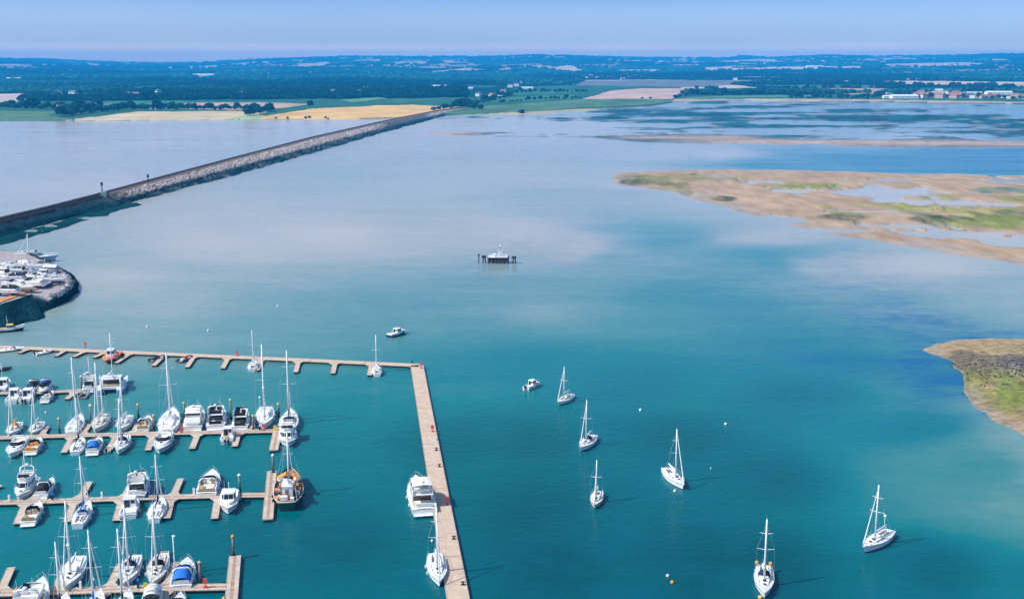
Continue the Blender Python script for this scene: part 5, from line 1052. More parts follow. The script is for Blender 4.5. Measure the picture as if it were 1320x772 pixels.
# buoys
BW = mat('white_buoy', (.78,.76,.72), .5, var=.08, scale=6); BO = mat('orange_buoy', (.78,.30,.03), .5, var=.1, scale=6); BY_ = mat('yellow_buoy', (.75,.45,.04), .5, var=.1, scale=6)
def buoy(label, px, py, m, r=.42):
    r *= .78; p = G(px, py, .2); root = thing('mooring_buoy', label, 'buoy', (p[0], p[1], 0), 0, 'mooring buoys')
    MB().ball((0, 0, r*.35), r, 14, 9).build('float', m, root, True); q = MB(); q.tube([(.1*math.cos(a), 0, r*1.38 + .1*math.sin(a)) for a in np.linspace(0, 2*PI, 11)], .025, 5); q.build('ring', STEEL, root)
    q = MB(); q.tube([(0, 0, r*.30), (0, 0, r*.40)], r*1.01, 16); q.build('band', RUB, root)
for t in [('white buoy off the seaward walkway, opposite the red and white pilot boat', 190, 421, BW, .5), ('white buoy off the seaward walkway, opposite the tallest-masted yachts', 268.5, 426, BW, .5), ('pale buoy alone in open water between the boatyard and the timber beacon', 358, 394, BW, .45), ('white buoy in mid-channel upstream of the moored sailboats', 825.5, 528, BW, .45), ('white buoy in mid-channel beyond the furled-headsail sailboat', 935.5, 546, BW, .42), ('white buoy floating beside an orange one in the foreground channel', 860.8, 741, BW, .36), ('orange buoy floating beside a white one in the foreground channel', 866.6, 749.5, BO, .4), ('yellow buoy under the bow of the sailboat with orange lifebuoys', 980, 769, BY_, .45), ('white buoy between the broad pier yacht and pier sailboat', 557, 696, BW, .32), ('white buoy inside the marina beside the yellow-capped pile', 59, 531, BW, .35), ('pale buoy under the bow of the furled-headsail sailboat', 870, 632, BW, .4), ('faint grey buoy in mid-channel beside the furled-headsail sailboat', 916.5, 603, mat('grey_buoy', (.35,.38,.40), .6), .3)]:
    buoy(*t)
# ------------------------------------------------------------------ walkway furniture
def pedestal(label, px, py, h, body, top, name='service_pedestal', cat='service pedestal', wd=.34):
    p = G(px, py, .6); root = thing(name, label, cat, (p[0], p[1], .575), 0, 'fittings on the walkways')
    q = MB(); q.box((0, 0, h*.4), (wd, wd, h*.8), 0, 0, .85); q.build('body', body, root); q = MB(); q.box((0, 0, h*.9), (wd*1.1, wd*1.1, h*.2), 0, 0, .7); q.build('head', top, root)
for t in [('white service pedestal on the middle walkway by the frame edge', 12, 645.5, 1.2, WHITE, WHITE), ('white service pedestal on the empty middle stretch of walkway', 131.5, 641.5, 1.2, WHITE, WHITE), ('white service pedestal beside the tan-cockpit express cruiser', 250, 636.5, 1.2, WHITE, WHITE), ('blue service pedestal beside the black-roofed cruiser', 67.5, 643.5, 1.2, NAVY, BLUE), ('blue service pedestal below the pale-blue-sided cruiser', 190.5, 640, 1.3, NAVY, BLUE), ('blue service pedestal with pale head on the bottom walkway', 178.3, 757, 1.5, NAVY, BLUE), ('white service pedestal on the bottom walkway beside the horseshoe-buoy sloop', 104, 758, 1.2, WHITE, WHITE), ('navy service pedestal with white head beside the blue-covered sloop', 120.7, 757.5, 1.7, NAVY, WHITE), ('blue bollard box on the corner of the outer walkway', 531.5, 467.5, .9, NAVY, BLUE), ('black and white pedestal at the bow of the tallest-masted yacht', 335, 554, 1.2, BLACKC, WHITE)]:
    pedestal(*t)
REDB = mat('red_housing', (.72,.09,.045), .5, var=.1, scale=4)
def housing(label, px, py, m=REDB, h=1.5, person=False):
    p = G(px, py, .6); root = thing('lifebuoy_housing', label, 'lifebuoy housing', (p[0], p[1], .575), 0, 'fittings on the walkways')
    MB().tube([(0, .15, 0), (0, .15, h)], .05, 5).build('post', STEEL, root); q = MB(); q.box((0, 0, h*.72), (.75, .22, .8), 0, 0, .8); q.build('case', m, root); q = MB(); q.box((0, 0, .18), (.5, .35, .36)); q.build('foot', m, root)
for t in [('red lifebuoy housing on the outer walkway near its crowded end', 110, 447.5), ('red lifebuoy housing on the outer walkway opposite the little sailboat', 305.5, 458.5), ('red lifebuoy housing at the corner where the pier leg begins', 543, 474.5), ('red lifebuoy housing halfway down the empty stretch of the pier leg', 557.5, 556), ('red lifebuoy housing on the pier leg by the motor yacht shadow', 576.3, 649.5), ('red lifebuoy housing below the big centre-cockpit yacht', 234, 557.5), ('red lifebuoy housing at the bow of the tallest-masted yacht', 340, 554.5), ('red lifebuoy housing on the bottom walkway by the orange-capped piles', 264.8, 757)]:
    housing(*t)
for t in [('yellow box at the end of the flybridge cruisers walkway', 354.5, 554, YELLOW), ('yellow box on the bottom walkway below the grey sloop', 188, 759, YELLOW)]:
    housing(t[0], t[1], t[2], t[3], .9)
p = G(22, 764, .6); q = MB(); root = thing('kayak_tent', 'small orange cone-shaped cover standing on the bottom walkway', 'cover', (p[0], p[1], .575)); q.tube([(0, 0, 0), (0, 0, .35), (0, 0, 1.0)], [.75, .6, .05], 8); q.build('canvas', mat('red_orange_canvas', (.80,.16,.03), .7), root); MB().tube([(0, 0, .9), (0, 0, 1.25)], .03, 5).build('pole', STEEL, root)
def bollard(label, px, py):
    p = G(px, py, .6); root = thing('bollard', label, 'bollard', (p[0], p[1], .575), 0, 'fittings on the walkways')
    MB().tube([(0, 0, 0), (0, 0, .55)], .14, 8).build('stem', RUB, root); MB().tube([(-.38, 0, .48), (.38, 0, .48)], .09, 7).build('cross_bar', RUB, root); MB().box((0, 0, .02), (.7, .5, .05)).build('foot_plate', RUB, root)
for t in [('black bollard on the pier leg edge above the motor yacht', 566.5, 601), ('black bollard on the pier leg edge below the motor yacht', 585, 694), ('black bollard on the pier leg opposite the pier sailboat bow', 597, 753), ('black bollard on the pier leg near its halfway red housing', 562.5, 580)]: bollard(*t)
p = G(560, 566.5, .6); root = thing('locker', 'small white dock locker on the pier leg below the halfway red housing', 'locker', (p[0], p[1], .575)); MB().box((0, 0, .28), (.8, .5, .56)).build('box', WHITE, root); MB().box((0, 0, .60), (.86, .56, .07)).build('lid', PALE, root)
p = G(226, 742, .6); root = thing('davit_pole', 'tall pale pole with a small lamp head beside the blue-bimini cruiser', 'pole', (p[0], p[1], .575)); MB().tube([(0, 0, 0), (0, 0, 6.6)], [.12, .08], 7).build('shaft', WHITE, root, True); MB().ball((.12, 0, 6.7), (.3, .2, .2), 8, 5).build('lamp_head', WHITE, root)
# ================================================================== timber beacon platform in mid-channel
TIMB = mat('tarred_timber', (.022,.022,.024), .85, var=.3); PINKW = mat('faded_white_paint', (.72,.66,.63), .6, var=.1)
p = G(642.5, 339, 0); root = thing('beacon_platform', 'old dark timber platform with white deck and pyramid beacon in mid-channel', 'beacon', (p[0], p[1], 0)); root.scale = (.84, .84, .84)
for x in np.linspace(-4.6, 4.6, 6):
    for y in (-2.4, 0, 2.4): MB().tube([(x*1.04, y*1.05, -2.4), (x, y, 3.0)], .24, 7).build('pile', TIMB, root)
q = MB()
for y in (-2.5, 2.5):
    q.box((0, y, 2.6), (10.4, .3, .7)); q.box((0, y, 1.1), (10.2, .22, .7))
    for x in np.linspace(-4.6, 2.8, 5): q.tube([(x, y, .3), (x+1.8, y, 2.6)], .12, 5)
for x in (-4.8, 4.8): q.box((x, 0, 2.75), (.3, 5.2, .4)); q.box((x, 0, 1.0), (.25, 5.0, .35))
q.build('cross_bracing', TIMB, root)
MB().box((-.2, 0, 3.12), (9.4, 5.6, .3)).build('deck', PINKW, root)
q = MB()
for x in np.linspace(-4.8, 4.4, 9):
    for y in (-2.7, 2.7): q.tube([(x, y, 3.2), (x, y, 4.0)], .03, 4)
for z in (3.6, 4.0): q.tube([(-4.8, -2.7, z), (4.4, -2.7, z), (4.4, 2.7, z), (-4.8, 2.7, z), (-4.8, -2.7, z)], .03, 4)
q.build('railing', WHITE, root)
q = MB(); q.box((-1.9, 0, 3.75), (1.4, 2.0, 1.0)); h_ = q.build('hut', WHITE, root); q = MB(); q.prism([(-2.8, -1.3), (-1.0, -1.3), (-1.0, 1.3), (-2.8, 1.3)], 4.255, [(-2.2, -.6), (-1.6, -.6), (-1.6, .6), (-2.2, .6)], 4.55); q.build('roof', PINKW, h_)
q = MB(); z0 = 3.28
for a in range(4):
    c_ = np.array((1.3*(1 if a in (0, 3) else -1) + .9, 1.3*(1 if a < 2 else -1), z0)); q.tube([c_, (.9 + (c_[0]-.9)*.2, c_[1]*.2, 7.0)], .09, 5)
    a2 = (a+1) % 4; c2 = np.array((1.3*(1 if a2 in (0, 3) else -1) + .9, 1.3*(1 if a2 < 2 else -1), z0)); q.tube([lerp(c_, np.array((.9 + (c_[0]-.9)*.2, c_[1]*.2, 7.0)), .45), lerp(c2, np.array((.9 + (c2[0]-.9)*.2, c2[1]*.2, 7.0)), .45)], .07, 4); q.tube([c_, lerp(c2, np.array((.9 + (c2[0]-.9)*.2, c2[1]*.2, 7.0)), .45)], .06, 4)
tw = q.build('lattice_tower', PINKW, root)
q = MB()
for z, wd_ in ((4.3, 1.9), (5.0, 1.5)): q.box((.9, 0, z), (wd_*.95, wd_*.95, .28))
q.build('slatted_daymark', PINKW, tw)
q = MB(); q.tube([(.9, 0, 7.0), (.9, 0, 7.9)], .32, 8); q.build('lantern', mat('rusty_lantern', (.22,.09,.06), .6), tw); q = MB(); q.tube([(.9, 0, 7.9), (.9, 0, 8.5)], [.4, .04], 8); q.tube([(.9, 0, 8.4), (.9, 0, 10.5)], .05, 5); q.build('finial', WHITE, tw)
for lab, px, py, k in [('dark timber dolphin of three leaning piles beside the beacon, on its jetty side', 623.8, 338.5, 3), ('dark low dolphin beside the beacon, on its island side', 662.5, 339.5, 3)]:
    p = G(px, py, 0); root = thing('mooring_dolphin', lab, 'dolphin', (p[0], p[1], 0), 0, 'dolphins round the beacon')
    for a in range(k): MB().tube([(1.1*math.cos(a*2.1), 1.1*math.sin(a*2.1), -2.4), (.35*math.cos(a*2.1), .35*math.sin(a*2.1), 2.7)], .26, 7).build('pile', TIMB, root)
    MB().tube([(0, 0, 2.1), (0, 0, 2.8)], .95, 9).build('cap', TIMB, root)
p = G(617.3, 339, 0); root = thing('marker_post', 'single dark post standing in the water outside the beacon', 'post', (p[0], p[1], 0)); MB().tube([(0, 0, -2.4), (0, 0, 3.1)], .2, 7).build('shaft', TIMB, root); MB().box((0, 0, 3.35), (.7, .7, .6)).build('topmark', TIMB, root)

# ------------------------------------------------------------------ boatyard headland
edge_px = [(-160,318),(-40,324),(0,325.5),(30,327.5),(50,334),(66,343),(82,347.5),(95,355),(103,365.5),(101,376),(88,388),(72,396.5),(58,403),(57,411.5),(40,416),(25,420.5),(8,426),(-20,432),(-160,455)]
crest_px = [(-160,318),(-40,322),(0,323),(30,325.5),(48,332),(61,342),(72,347),(82,354),(88,362),(86,369),(76,377),(62,381),(45,380.5),(40,379),(30,382.5),(20,386),(0,392),(-20,398),(-160,428)]
def dense(poly, k=9): return [tuple(lerp(np.array(poly[i], float), np.array(poly[i+1], float), t)) for i in range(len(poly)-1) for t in np.linspace(0, 1, k, endpoint=False)] + [poly[-1]]
E_ = np.array([G(a, b_, 0) for a, b_ in dense(edge_px)]); ZY = 3.4; K_ = np.array([G(a, b_, ZY) for a, b_ in dense(crest_px)])
rings = []
for t, z in ((0, -.5), (.08, .25), (.25, 1.0), (.45, 1.7), (.62, 2.3), (.8, 2.9), (.93, 3.4), (1.0, ZY)):
    r_ = lerp(E_, K_, t); r_[:, 2] = z; rings.append(r_)
R_ = np.array(rings); nz_ = fbm(R_[..., 0]/3.2, R_[..., 1]/3.2, 81, 4) - .5; R_[1:-1, :, 2] += nz_[1:-1]*1.1; R_[:7, :, 0] += 2.6*(fbm(R_[:7, :, 0]/5, R_[:7, :, 1]/5, 83) - .5)
cxk = np.array(dense(crest_px))[:, 0]
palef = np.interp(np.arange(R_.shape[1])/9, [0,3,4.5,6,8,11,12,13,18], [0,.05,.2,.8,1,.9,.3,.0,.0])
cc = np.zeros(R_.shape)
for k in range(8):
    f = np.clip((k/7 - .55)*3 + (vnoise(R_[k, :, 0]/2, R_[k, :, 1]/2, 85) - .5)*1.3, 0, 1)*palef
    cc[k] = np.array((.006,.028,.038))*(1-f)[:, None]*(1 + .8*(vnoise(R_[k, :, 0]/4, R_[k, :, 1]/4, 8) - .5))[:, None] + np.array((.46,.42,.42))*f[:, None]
hd = thing('boatyard_headland', 'rounded rock-armoured headland carrying the boatyard', 'headland', (*K_.mean(0)[:2], 0)); hl = np.array(hd.location)
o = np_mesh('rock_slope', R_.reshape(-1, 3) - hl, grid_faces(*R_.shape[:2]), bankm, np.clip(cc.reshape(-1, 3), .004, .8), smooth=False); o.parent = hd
q = MB(); q.add([tuple(p - hl) for p in K_], [tuple(range(len(K_)))]); q.build('gravel_yard', mat('yard_gravel', (.34,.29,.29), .95, var=.2, scale=.5), hd)
P, Cc = [], []
for k in range(1500):
    i = random.randrange(26, 100); t = random.uniform(.3, 1.0); p = lerp(E_[i], K_[i], t); p[2] = ZY*t + .1; P.append(p); f = smooth(.55, .8, t + random.uniform(-.15, .15))*palef[i]; Cc.append((np.array((.006,.028,.038))*(1-f) + np.array((.50,.46,.47))*f)*random.uniform(.45, 1.25))
tag(rock_scatter('rock_armour', P, Cc, bankm, .35, .85, hd, hl), kind='stuff')
# quay wall with rusty capping
a, b_ = G(40.5, 372.5, ZY), G(-40, 401.5, ZY); d = (b_-a)[:2]; Ln = np.linalg.norm(d); d = d/Ln; nn = np.array((-d[1], d[0])); nn = nn if nn[1] < 0 else -nn
qw = thing('quay_wall', 'dark sheet-piled quay wall with an orange rust-coloured capping', 'quay', (a[0], a[1], 0))
q = MB(); k = int(Ln/.9); pts = [d*Ln*i/k + nn*(.0 if (i//2) % 2 else .35) + nn*2.0 for i in range(k+1)]
q.loft([[(p_[0], p_[1], -1.5) for p_ in pts], [(p_[0], p_[1], 3.3) for p_ in pts]], 0, False); q.build('sheet_piling', mat('dark_piling', (.008,.016,.055), .7, var=.4, scale=.7), qw)
q = MB(); e0, e1 = nn*1.6, d*Ln + nn*1.6; o4 = [tuple(e0 - nn*1.6), tuple(e1 - nn*1.6), tuple(e1 + nn*1.0), tuple(e0 + nn*1.0)]; q.prism(o4, 3.304, o4, 3.72); q.build('capping', mat('rust_capping', (.62,.24,.085), .8, var=.3, scale=.3), qw)
GY = 'boats laid up in the boatyard'
def yard(px, py): return G(px, py, ZY + 2.2)
def on_hard(o, dz): o.location.z = dz; return o
on_hard(sailboat('sailboat', 'laid-up white sailboat with its mast stepped, standing in the boatyard', 0, 0, 12.5, 262, group=GY, keel=True, mast_h=1.0, at_loc=yard(42,343), fend=False), ZY + 1.5)
on_hard(motor_yacht('motor_yacht', 'long white motor yacht with dark underside laid up in the boatyard', 0, 0, 13.5, 268, group=GY, keel=True, at_loc=yard(20,348.5), arch=False), ZY + 1.2)
on_hard(sports_cruiser('motor_boat', 'white cruiser with raised bow in the middle of the boatyard row', 0, 0, 10.5, 283, group=GY, keel=True, at_loc=yard(33,355)), ZY + 1.2)
on_hard(sports_cruiser('motor_boat', 'white open cruiser closest to the quay capping in the boatyard', 0, 0, 11.5, 285, group=GY, keel=True, at_loc=yard(38,363), arch=False, inside=CANVASW), ZY + 1.2)
on_hard(cabin_boat('cabin_boat', 'white cabin boat beside the rock armour at the boatyard tip', 0, 0, 8.0, 275, group=GY, at_loc=yard(58,350.5), outboard=0), ZY + .5)
on_hard(cabin_boat('cabin_boat', 'small dark-hulled boat with red-brown cabin trim at the boatyard tip', 0, 0, 7.0, 280, hullm=NAVY, group=GY, at_loc=yard(53,361), outboard=0, stow=RED), ZY + .5)
on_hard(sports_cruiser('motor_boat', 'white cruiser with a dark cockpit tent at the frame edge of the boatyard', 0, 0, 10.0, 275, group=GY, at_loc=yard(6,373), canopy=BLACKC, keel=True), ZY + 1.2)
on_hard(sports_cruiser('motor_boat', 'white runabout among the gravel above the quay capping', 0, 0, 8.5, 280, group=GY, at_loc=yard(16,364), arch=False, keel=True), ZY + 1.2)
for i, (lab, px, py, L, kind, cm) in enumerate([('laid-up white cruiser under a pale cover beside the long pale hull', 24, 340, 9.5, 's', CANVASW), ('laid-up white cruiser with a black tent behind the masted sailboat', 52, 340, 9.0, 's', BLACKC), ('laid-up white runabout without cover between the yard rows', 46, 355.5, 8.5, 's', None),
   ('laid-up mastless white sailboat hull near the frame edge of the yard', 6, 341, 10.5, 'y', None), ('laid-up white cruiser with a navy tent near the middle of the yard', 15, 356.5, 9.0, 's', NAVYC), ('laid-up mastless cream sailboat hull above the quay', 27, 369, 9.5, 'y', None), ('laid-up mastless sailboat hull closest to the rock tip', 64, 359.5, 8.5, 'y', None), ('laid-up white cabin boat by the shed', 70, 357, 7.0, 'c', None), ('laid-up small cabin boat at the yard back edge', 60, 345, 7.0, 'c', None), ('laid-up flybridge cruiser standing at the frame edge of the yard', 2, 351, 11.0, 'm', None)]):
    hd_ = random.uniform(255, 290)
    o = sports_cruiser('motor_boat', lab, 0, 0, L, hd_, group=GY, at_loc=yard(px, py), canopy=cm, keel=True) if kind == 's' else sailboat('sailboat', lab, 0, 0, L, hd_, group=GY, at_loc=yard(px, py), mast=False, keel=True, hullm=CREAM if 'cream' in lab else WHITE) if kind == 'y' else motor_yacht('motor_yacht', lab, 0, 0, L, hd_, group=GY, at_loc=yard(px, py), keel=True) if kind == 'm' else cabin_boat('cabin_boat', lab, 0, 0, L, hd_, group=GY, at_loc=yard(px, py), outboard=0)
    on_hard(o, ZY + {'s': 1.2, 'y': 1.5, 'm': 1.2, 'c': .5}[kind])
motor_yacht('trip_boat', 'long pale blue hull lying afloat behind the boatyard', 42, 331.5, 19.0, 88, LBLUE, group=GY, B=4.6, arch=False, stripe=WHITE, cat='trip boat')
dinghy('motor_launch', 'low white launch behind the boatyard beside the pale blue hull', 11, 329.5, 10.0, 88, group=GY, cat='motor boat', console=True)
q = thing('boat_shed', 'small pale tarpaulin-roofed shed among the laid-up boats', 'shed', (*G(66, 352, ZY)[:2], ZY)); MB().box((0, 0, 1.2), (4.5, 3.4, 2.4)).build('wall', mat('grey_cladding', (.32,.34,.36), .8, var=.1), q); m_ = MB(); m_.prism([(-2.5, -1.9), (2.5, -1.9), (2.5, 1.9), (-2.5, 1.9)], 2.404, [(-2.5, -.1), (2.5, -.1), (2.5, .1), (-2.5, .1)], 3.3); m_.build('roof', PALE, q)
wb = cabin_boat('work_launch', 'old ochre-decked work launch with a dark hull lying below the quay', 13, 424.5, 7.6, 68, hullm=TIMB, group=None, cat='work boat', roof=YELLOW, outboard=0, sole=mat('ochre_deck', (.55,.33,.10), .8, var=.2), stripe=CREAM, mast=2.6, fend=False)

# ------------------------------------------------------------------ signals on the causeway
def causeway_at(px): i = int(np.argmin(np.abs(xs - px))); return (G(px, crestL[i], ZC) + G(px, crestR[i], ZC))/2
for lab, px, hh_, hut in [('dark signal mast beside a small hut where the causeway turns pale', 132, 7.0, True), ('dark post with two arms on the pale stretch of the causeway', 191, 4.5, False)]:
    p = causeway_at(px); root = thing('signal_mast', lab, 'signal mast', (p[0], p[1], ZC - .1)); MB().tube([(0, 0, 0), (0, 0, hh_)], [.35, .25], 7).build('post', TIMB, root); MB().box((0, 0, hh_-.6), (1.3, .6, 1.8)).build('signal_head', TIMB, root)
    if hut: MB().box((2.2, -3.5, .8), (3.2, 2.6, 2.6)).build('hut', mat('hut_grey', (.20,.26,.27), .8), root)
    else: MB().box((-3.2, 0, 1.2), (.5, .5, 3.2)).build('relay_box', PALE, root)

# ================================================================== the far shore: trees, houses, woods
FOL = vcol_mat('foliage', 1.0, 0.0, .3, .8); BARK = mat('bark', (.07,.05,.035), .9)
def clump_mesh(cent, rad_, tones, sub=0):
    t = (1 + 5**.5)/2; iv = np.array([(-1,t,0),(1,t,0),(-1,-t,0),(1,-t,0),(0,-1,t),(0,1,t),(0,-1,-t),(0,1,-t),(t,0,-1),(t,0,1),(-t,0,-1),(-t,0,1)])/math.hypot(1, t)
    fi = np.array([(0,11,5),(0,5,1),(0,1,7),(0,7,10),(0,10,11),(1,5,9),(5,11,4),(11,10,2),(10,7,6),(7,1,8),(3,9,4),(3,4,2),(3,2,6),(3,6,8),(3,8,9),(4,9,5),(2,4,11),(6,2,10),(8,6,7),(9,8,1)])
    N = len(cent); jit = RNG.uniform(.72, 1.28, (N, 12, 1)); V = cent[:, None, :] + iv[None]*jit*rad_[:, None, :]; F = fi[None] + (np.arange(N)*12)[:, None, None]
    tn = np.repeat(tones[:, None, :], 12, 1)*RNG.uniform(.75, 1.25, (N, 12, 1)); return V.reshape(-1, 3), F.reshape(-1, 3), tn.reshape(-1, 3)
def tree_proto(h, w_, tone, n=70, seed=0):
    rg = np.random.default_rng(seed); c = rg.normal(0, 1, (n, 3)); c /= np.linalg.norm(c, axis=1)[:, None]; c *= rg.uniform(.35, 1, (n, 1))
    cent = np.stack([c[:, 0]*w_/2, c[:, 1]*w_/2, h*.60 + c[:, 2]*h*.36], 1); r_ = rg.uniform(.10, .19, (n, 1))*w_*np.ones((1, 3)); r_[:, 2] *= .8
    V, F, T_ = clump_mesh(cent, r_, np.array(tone)[None]*rg.uniform(.6, 1.5, (n, 1)))
    root = bpy.data.objects.new('tree', None); C.objects.link(root)
    cr_ = np_mesh('crown', V, F, FOL, T_, smooth=False); cr_.parent = root
    q = MB(); q.tube([(0, 0, -.5), (.1, 0, h*.3), (0, .1, h*.6)], [.035*h, .025*h, .012*h], 6)
    for a in range(4): q.tube([(0, 0, h*.35), (math.cos(a*1.6)*w_*.3, math.sin(a*1.6)*w_*.3, h*.62)], [.015*h, .005*h], 4)
    q.build('trunk', BARK, root); return root
TP = [tree_proto(10, 11, (.010,.050,.045), seed=1), tree_proto(8, 10, (.016,.065,.05), seed=2), tree_proto(12, 12, (.008,.045,.045), seed=3), tree_proto(6, 9, (.02,.07,.05), seed=4)]
used_p = [False]*4
def plant(px, py, k, label, s=1.0, group=None):
    p = march(px, py)
    if p is None: return
    if not used_p[k]: o = TP[k]; used_p[k] = True
    else: o = copy_tree(TP[k])
    o.location = (p[0], p[1], p[2]-(2.6*s if 'bush' in label else .2)); o.scale = (s, s, s*random.uniform(.85, 1.15)); o.rotation_euler = (0, 0, random.uniform(0, 6.28)); tag(o, label, 'tree', group)
HEDGES = [('tree in the hedge climbing inland from the causeway end', [(622,131.5),(640,127),(655,122.5),(672,117)], 24, (.7, 1.0)), ('tree in the hedge crossing the green meadows below the plowed pink field', [(640,121.3),(690,119),(755,119.5)], 26, (.6, .9)), ('tree in the hedge between two green meadows of the far shore', [(645,132.5),(700,128.6),(748,127.6)], 20, (.45, .75)), ('dark tree in the hedgerow between the pale stubble and the golden field', [(228,141.5),(270,142),(305,141.5),(332,141)], 22, (.7, 1.0)),
 ('rounded tree in the clump at the tip of the golden field', [(318,150),(330,147.5),(342,145),(352,143)], 12, (.8, 1.2)),
 ('tree lining the lane behind the pale shoreline stubble field', [(78,150.5),(95,148.5),(108,146.5),(125,145),(145,143.5),(165,141.5),(190,141),(222,141)], 34, (.8, 1.25)),
 ('tree among the shore cottages beyond the lagoon', [(0,138.5),(30,140),(60,140.5),(85,142),(110,142.5),(130,140)], 34, (.9, 1.4)),
 ('low bush on the lagoon edge of the golden field', [(396,152.5),(402,152.5),(408,153),(430,153.6),(355,153.5)], 6, (.28, .42)),
 ('tree in the belt where the causeway meets the far shore', [(580,140.5),(592,138),(604,139),(612,140.5),(620,141.5)], 14, (.7, 1.1)),
 ('tree along the road between the golden field and the green meadows', [(560,143.5),(575,141),(600,136),(620,133),(645,129),(660,125)], 20, (.7, 1.1)),
 ('tree in the dark belt behind the plowed pink field', [(872,127.5),(885,124.5),(900,122),(930,121),(970,121),(1010,122.5)], 28, (.9, 1.3)),
 ('shoreline tree between the green belt and the estuary town', [(1020,127.5),(1060,127.5),(1100,127),(1140,126.5),(1170,124)], 24, (.8, 1.2)),
 ('tree standing among the estuary town roofs', [(1180,126.5),(1220,126.5),(1260,127),(1320,128)], 22, (.7, 1.1)),
 ('lone dark bush on the sandy far shore', [(672,146.5)], 1, (.8, .9)), ('lone dark tree on the pale upper stubble field', [(400,138.2)], 1, (.8, .9)), ('small bush at the shore end of the plowed pink field', [(843,127.5),(822,127.3)], 2, (.5, .7)), ('lone dark bush on the sand before the estuary town', [(1118,128)], 1, (.7, .8))]
for lab, pts, k, (s0, s1) in HEDGES:
    P_ = np.array(pts, float); cum = np.concatenate([[0], np.cumsum(np.hypot(*np.diff(P_, axis=0).T))]) if len(P_) > 1 else np.array([0.])
    for j in range(k):
        t = (j + random.uniform(-.3, .3))/max(k-1, 1)*cum[-1]; px = np.interp(t, cum, P_[:, 0]) + random.uniform(-1, 1)*(k > 2); py = np.interp(t, cum, P_[:, 1]) + random.uniform(-.35, .35)
        plant(px, py, random.randrange(4), lab, random.uniform(s0, s1)*1.1, lab.replace('tree', 'trees', 1) if k > 1 else None)
for k in range(4):
    if not used_p[k]:
        for c_ in list(TP[k].children): bpy.data.objects.remove(c_)
        bpy.data.objects.remove(TP[k])
# houses -------------------------------------------------------------
RT = mat('red_roof', (.30,.14,.09), .8, var=.2); RG = mat('slate_roof', (.14,.15,.17), .7, var=.15); RW = mat('white_sheet_roof', (.80,.78,.76), .5)
HW = mat('white_render', (.80,.78,.74), .7, var=.08, scale=.3); HB = mat('pale_brick', (.48,.36,.28), .8, var=.2)
def house_proto(wd_, dp, h, rh, wall, roof, chim=True):
    root = bpy.data.objects.new('house', None); C.objects.link(root)
    wl_ = MB().box((0, 0, h/2 - .3), (wd_, dp, h + .6)).build('wall', wall, root)
    q = MB(); q.prism([(-wd_/2-.3, -dp/2-.4), (wd_/2+.3, -dp/2-.4), (wd_/2+.3, dp/2+.4), (-wd_/2-.3, dp/2+.4)], h+.004, [(-wd_/2-.3, -.05), (wd_/2+.3, -.05), (wd_/2+.3, .05), (-wd_/2-.3, .05)], h+rh); rf = q.build('roof', roof, root)
    if chim: MB().box((wd_*.3, 0, h+rh+.2), (.8, .8, 1.4)).build('chimney', HB, rf)
    for x in np.linspace(-wd_*.35, wd_*.35, 4):
        MB().panel([(x-.6, -dp/2, 1.0), (x+.6, -dp/2, 1.0), (x+.6, -dp/2, 2.4), (x-.6, -dp/2, 2.4)], 0, 1, 0, 1).build('window', GLASS, root)
    return root
HP = [house_proto(13, 8, 5.5, 3, HW, RG), house_proto(11, 8, 5, 3.2, HW, RT), house_proto(16, 9, 5.5, 3.4, HB, RT), house_proto(30, 13, 5, 2.2, HW, RW, False), house_proto(60, 22, 6, 3, HW, RW, False), house_proto(18, 10, 9, 2.5, HW, RW)]
used_h = [False]*6
def house(px, py, k, label, s=1.0, group=None, name='house', cat='house'):
    p = march(px, py)
    if p is None: return
    if not used_h[k]: o = HP[k]; used_h[k] = True
    else: o = copy_tree(HP[k])
    o.name = name; o.location = (p[0], p[1], p[2]); s = s*max(1.0, math.hypot(p[0], p[1])/5400); o.scale = (s, s, s); o.rotation_euler = (0, 0, random.choice((0, .25, -.3, 1.2, -1.0) if k < 3 else (0, .06, -.08))); tag(o, label, cat, group)
VILL = [('small white house in the wooded country behind the lagoon', [(70,101),(80,100),(95,100.5),(82,99),(184,92),(248,91),(75,123),(94,123),(60,122),(290,97.5),(312,98.5),(220,89),(150,101)], (0, 1)),
 ('white house at the edge of the woods beyond the golden field', [(165,124),(175,125),(204,121.5),(310,123.5),(338,97),(347,96.5),(464,121),(472,117),(430,121.5),(352,120.5),(400,96)], (0, 1)),
 ('cottage among the trees of the far lagoon shore', [(78,141.5),(85,141.8),(92,141.5),(108,141.8),(120,141),(140,140.5),(150,141),(38,134.5),(200,140.5),(215,139.8)], (0, 1)),
 ('house of the inland village above the plowed pink field', [(743,103),(752,100.5),(757,101.5),(762,99),(770,101.5),(776,100),(784,102),(790,102.5),(797,99.5),(803,103.5),(811,101),(820,99.8),(826,101),(787,88),(795,85),(848,84),(865,101),(877,101),(860,100)], (0, 1, 2)),
 ('farmhouse by the green meadows of the far shore', [(617,124.5),(634,126.5),(649,121),(666,111.5),(672,109),(658,113),(948,103.5),(987,83)], (0, 1)),
 ('house of the estuary town at the water edge', [(1182,124.5),(1187,122.5),(1193,125.5),(1198,123),(1204,121.5),(1205,125.5),(1215,124),(1220,121.8),(1226,125),(1232,123),(1237,126),(1241,124.5),(1248,126),(1253,127),(1262,126.5),(1268,127.5),(1276,126.5),(1284,127),(1292,126.5),(1300,127.5),(1309,126.5),(1317,127.5),(1188,126.5),(1212,127),(1230,127.3)], (0, 1, 2)),
 ('white house on the hazy hills behind the estuary town', [(1220,84),(1227,86),(1233,84.5),(1287,88),(1292,89),(1298,86.5),(1304,87),(1150,86),(1180,87),(1090,84)], (0, 2))]
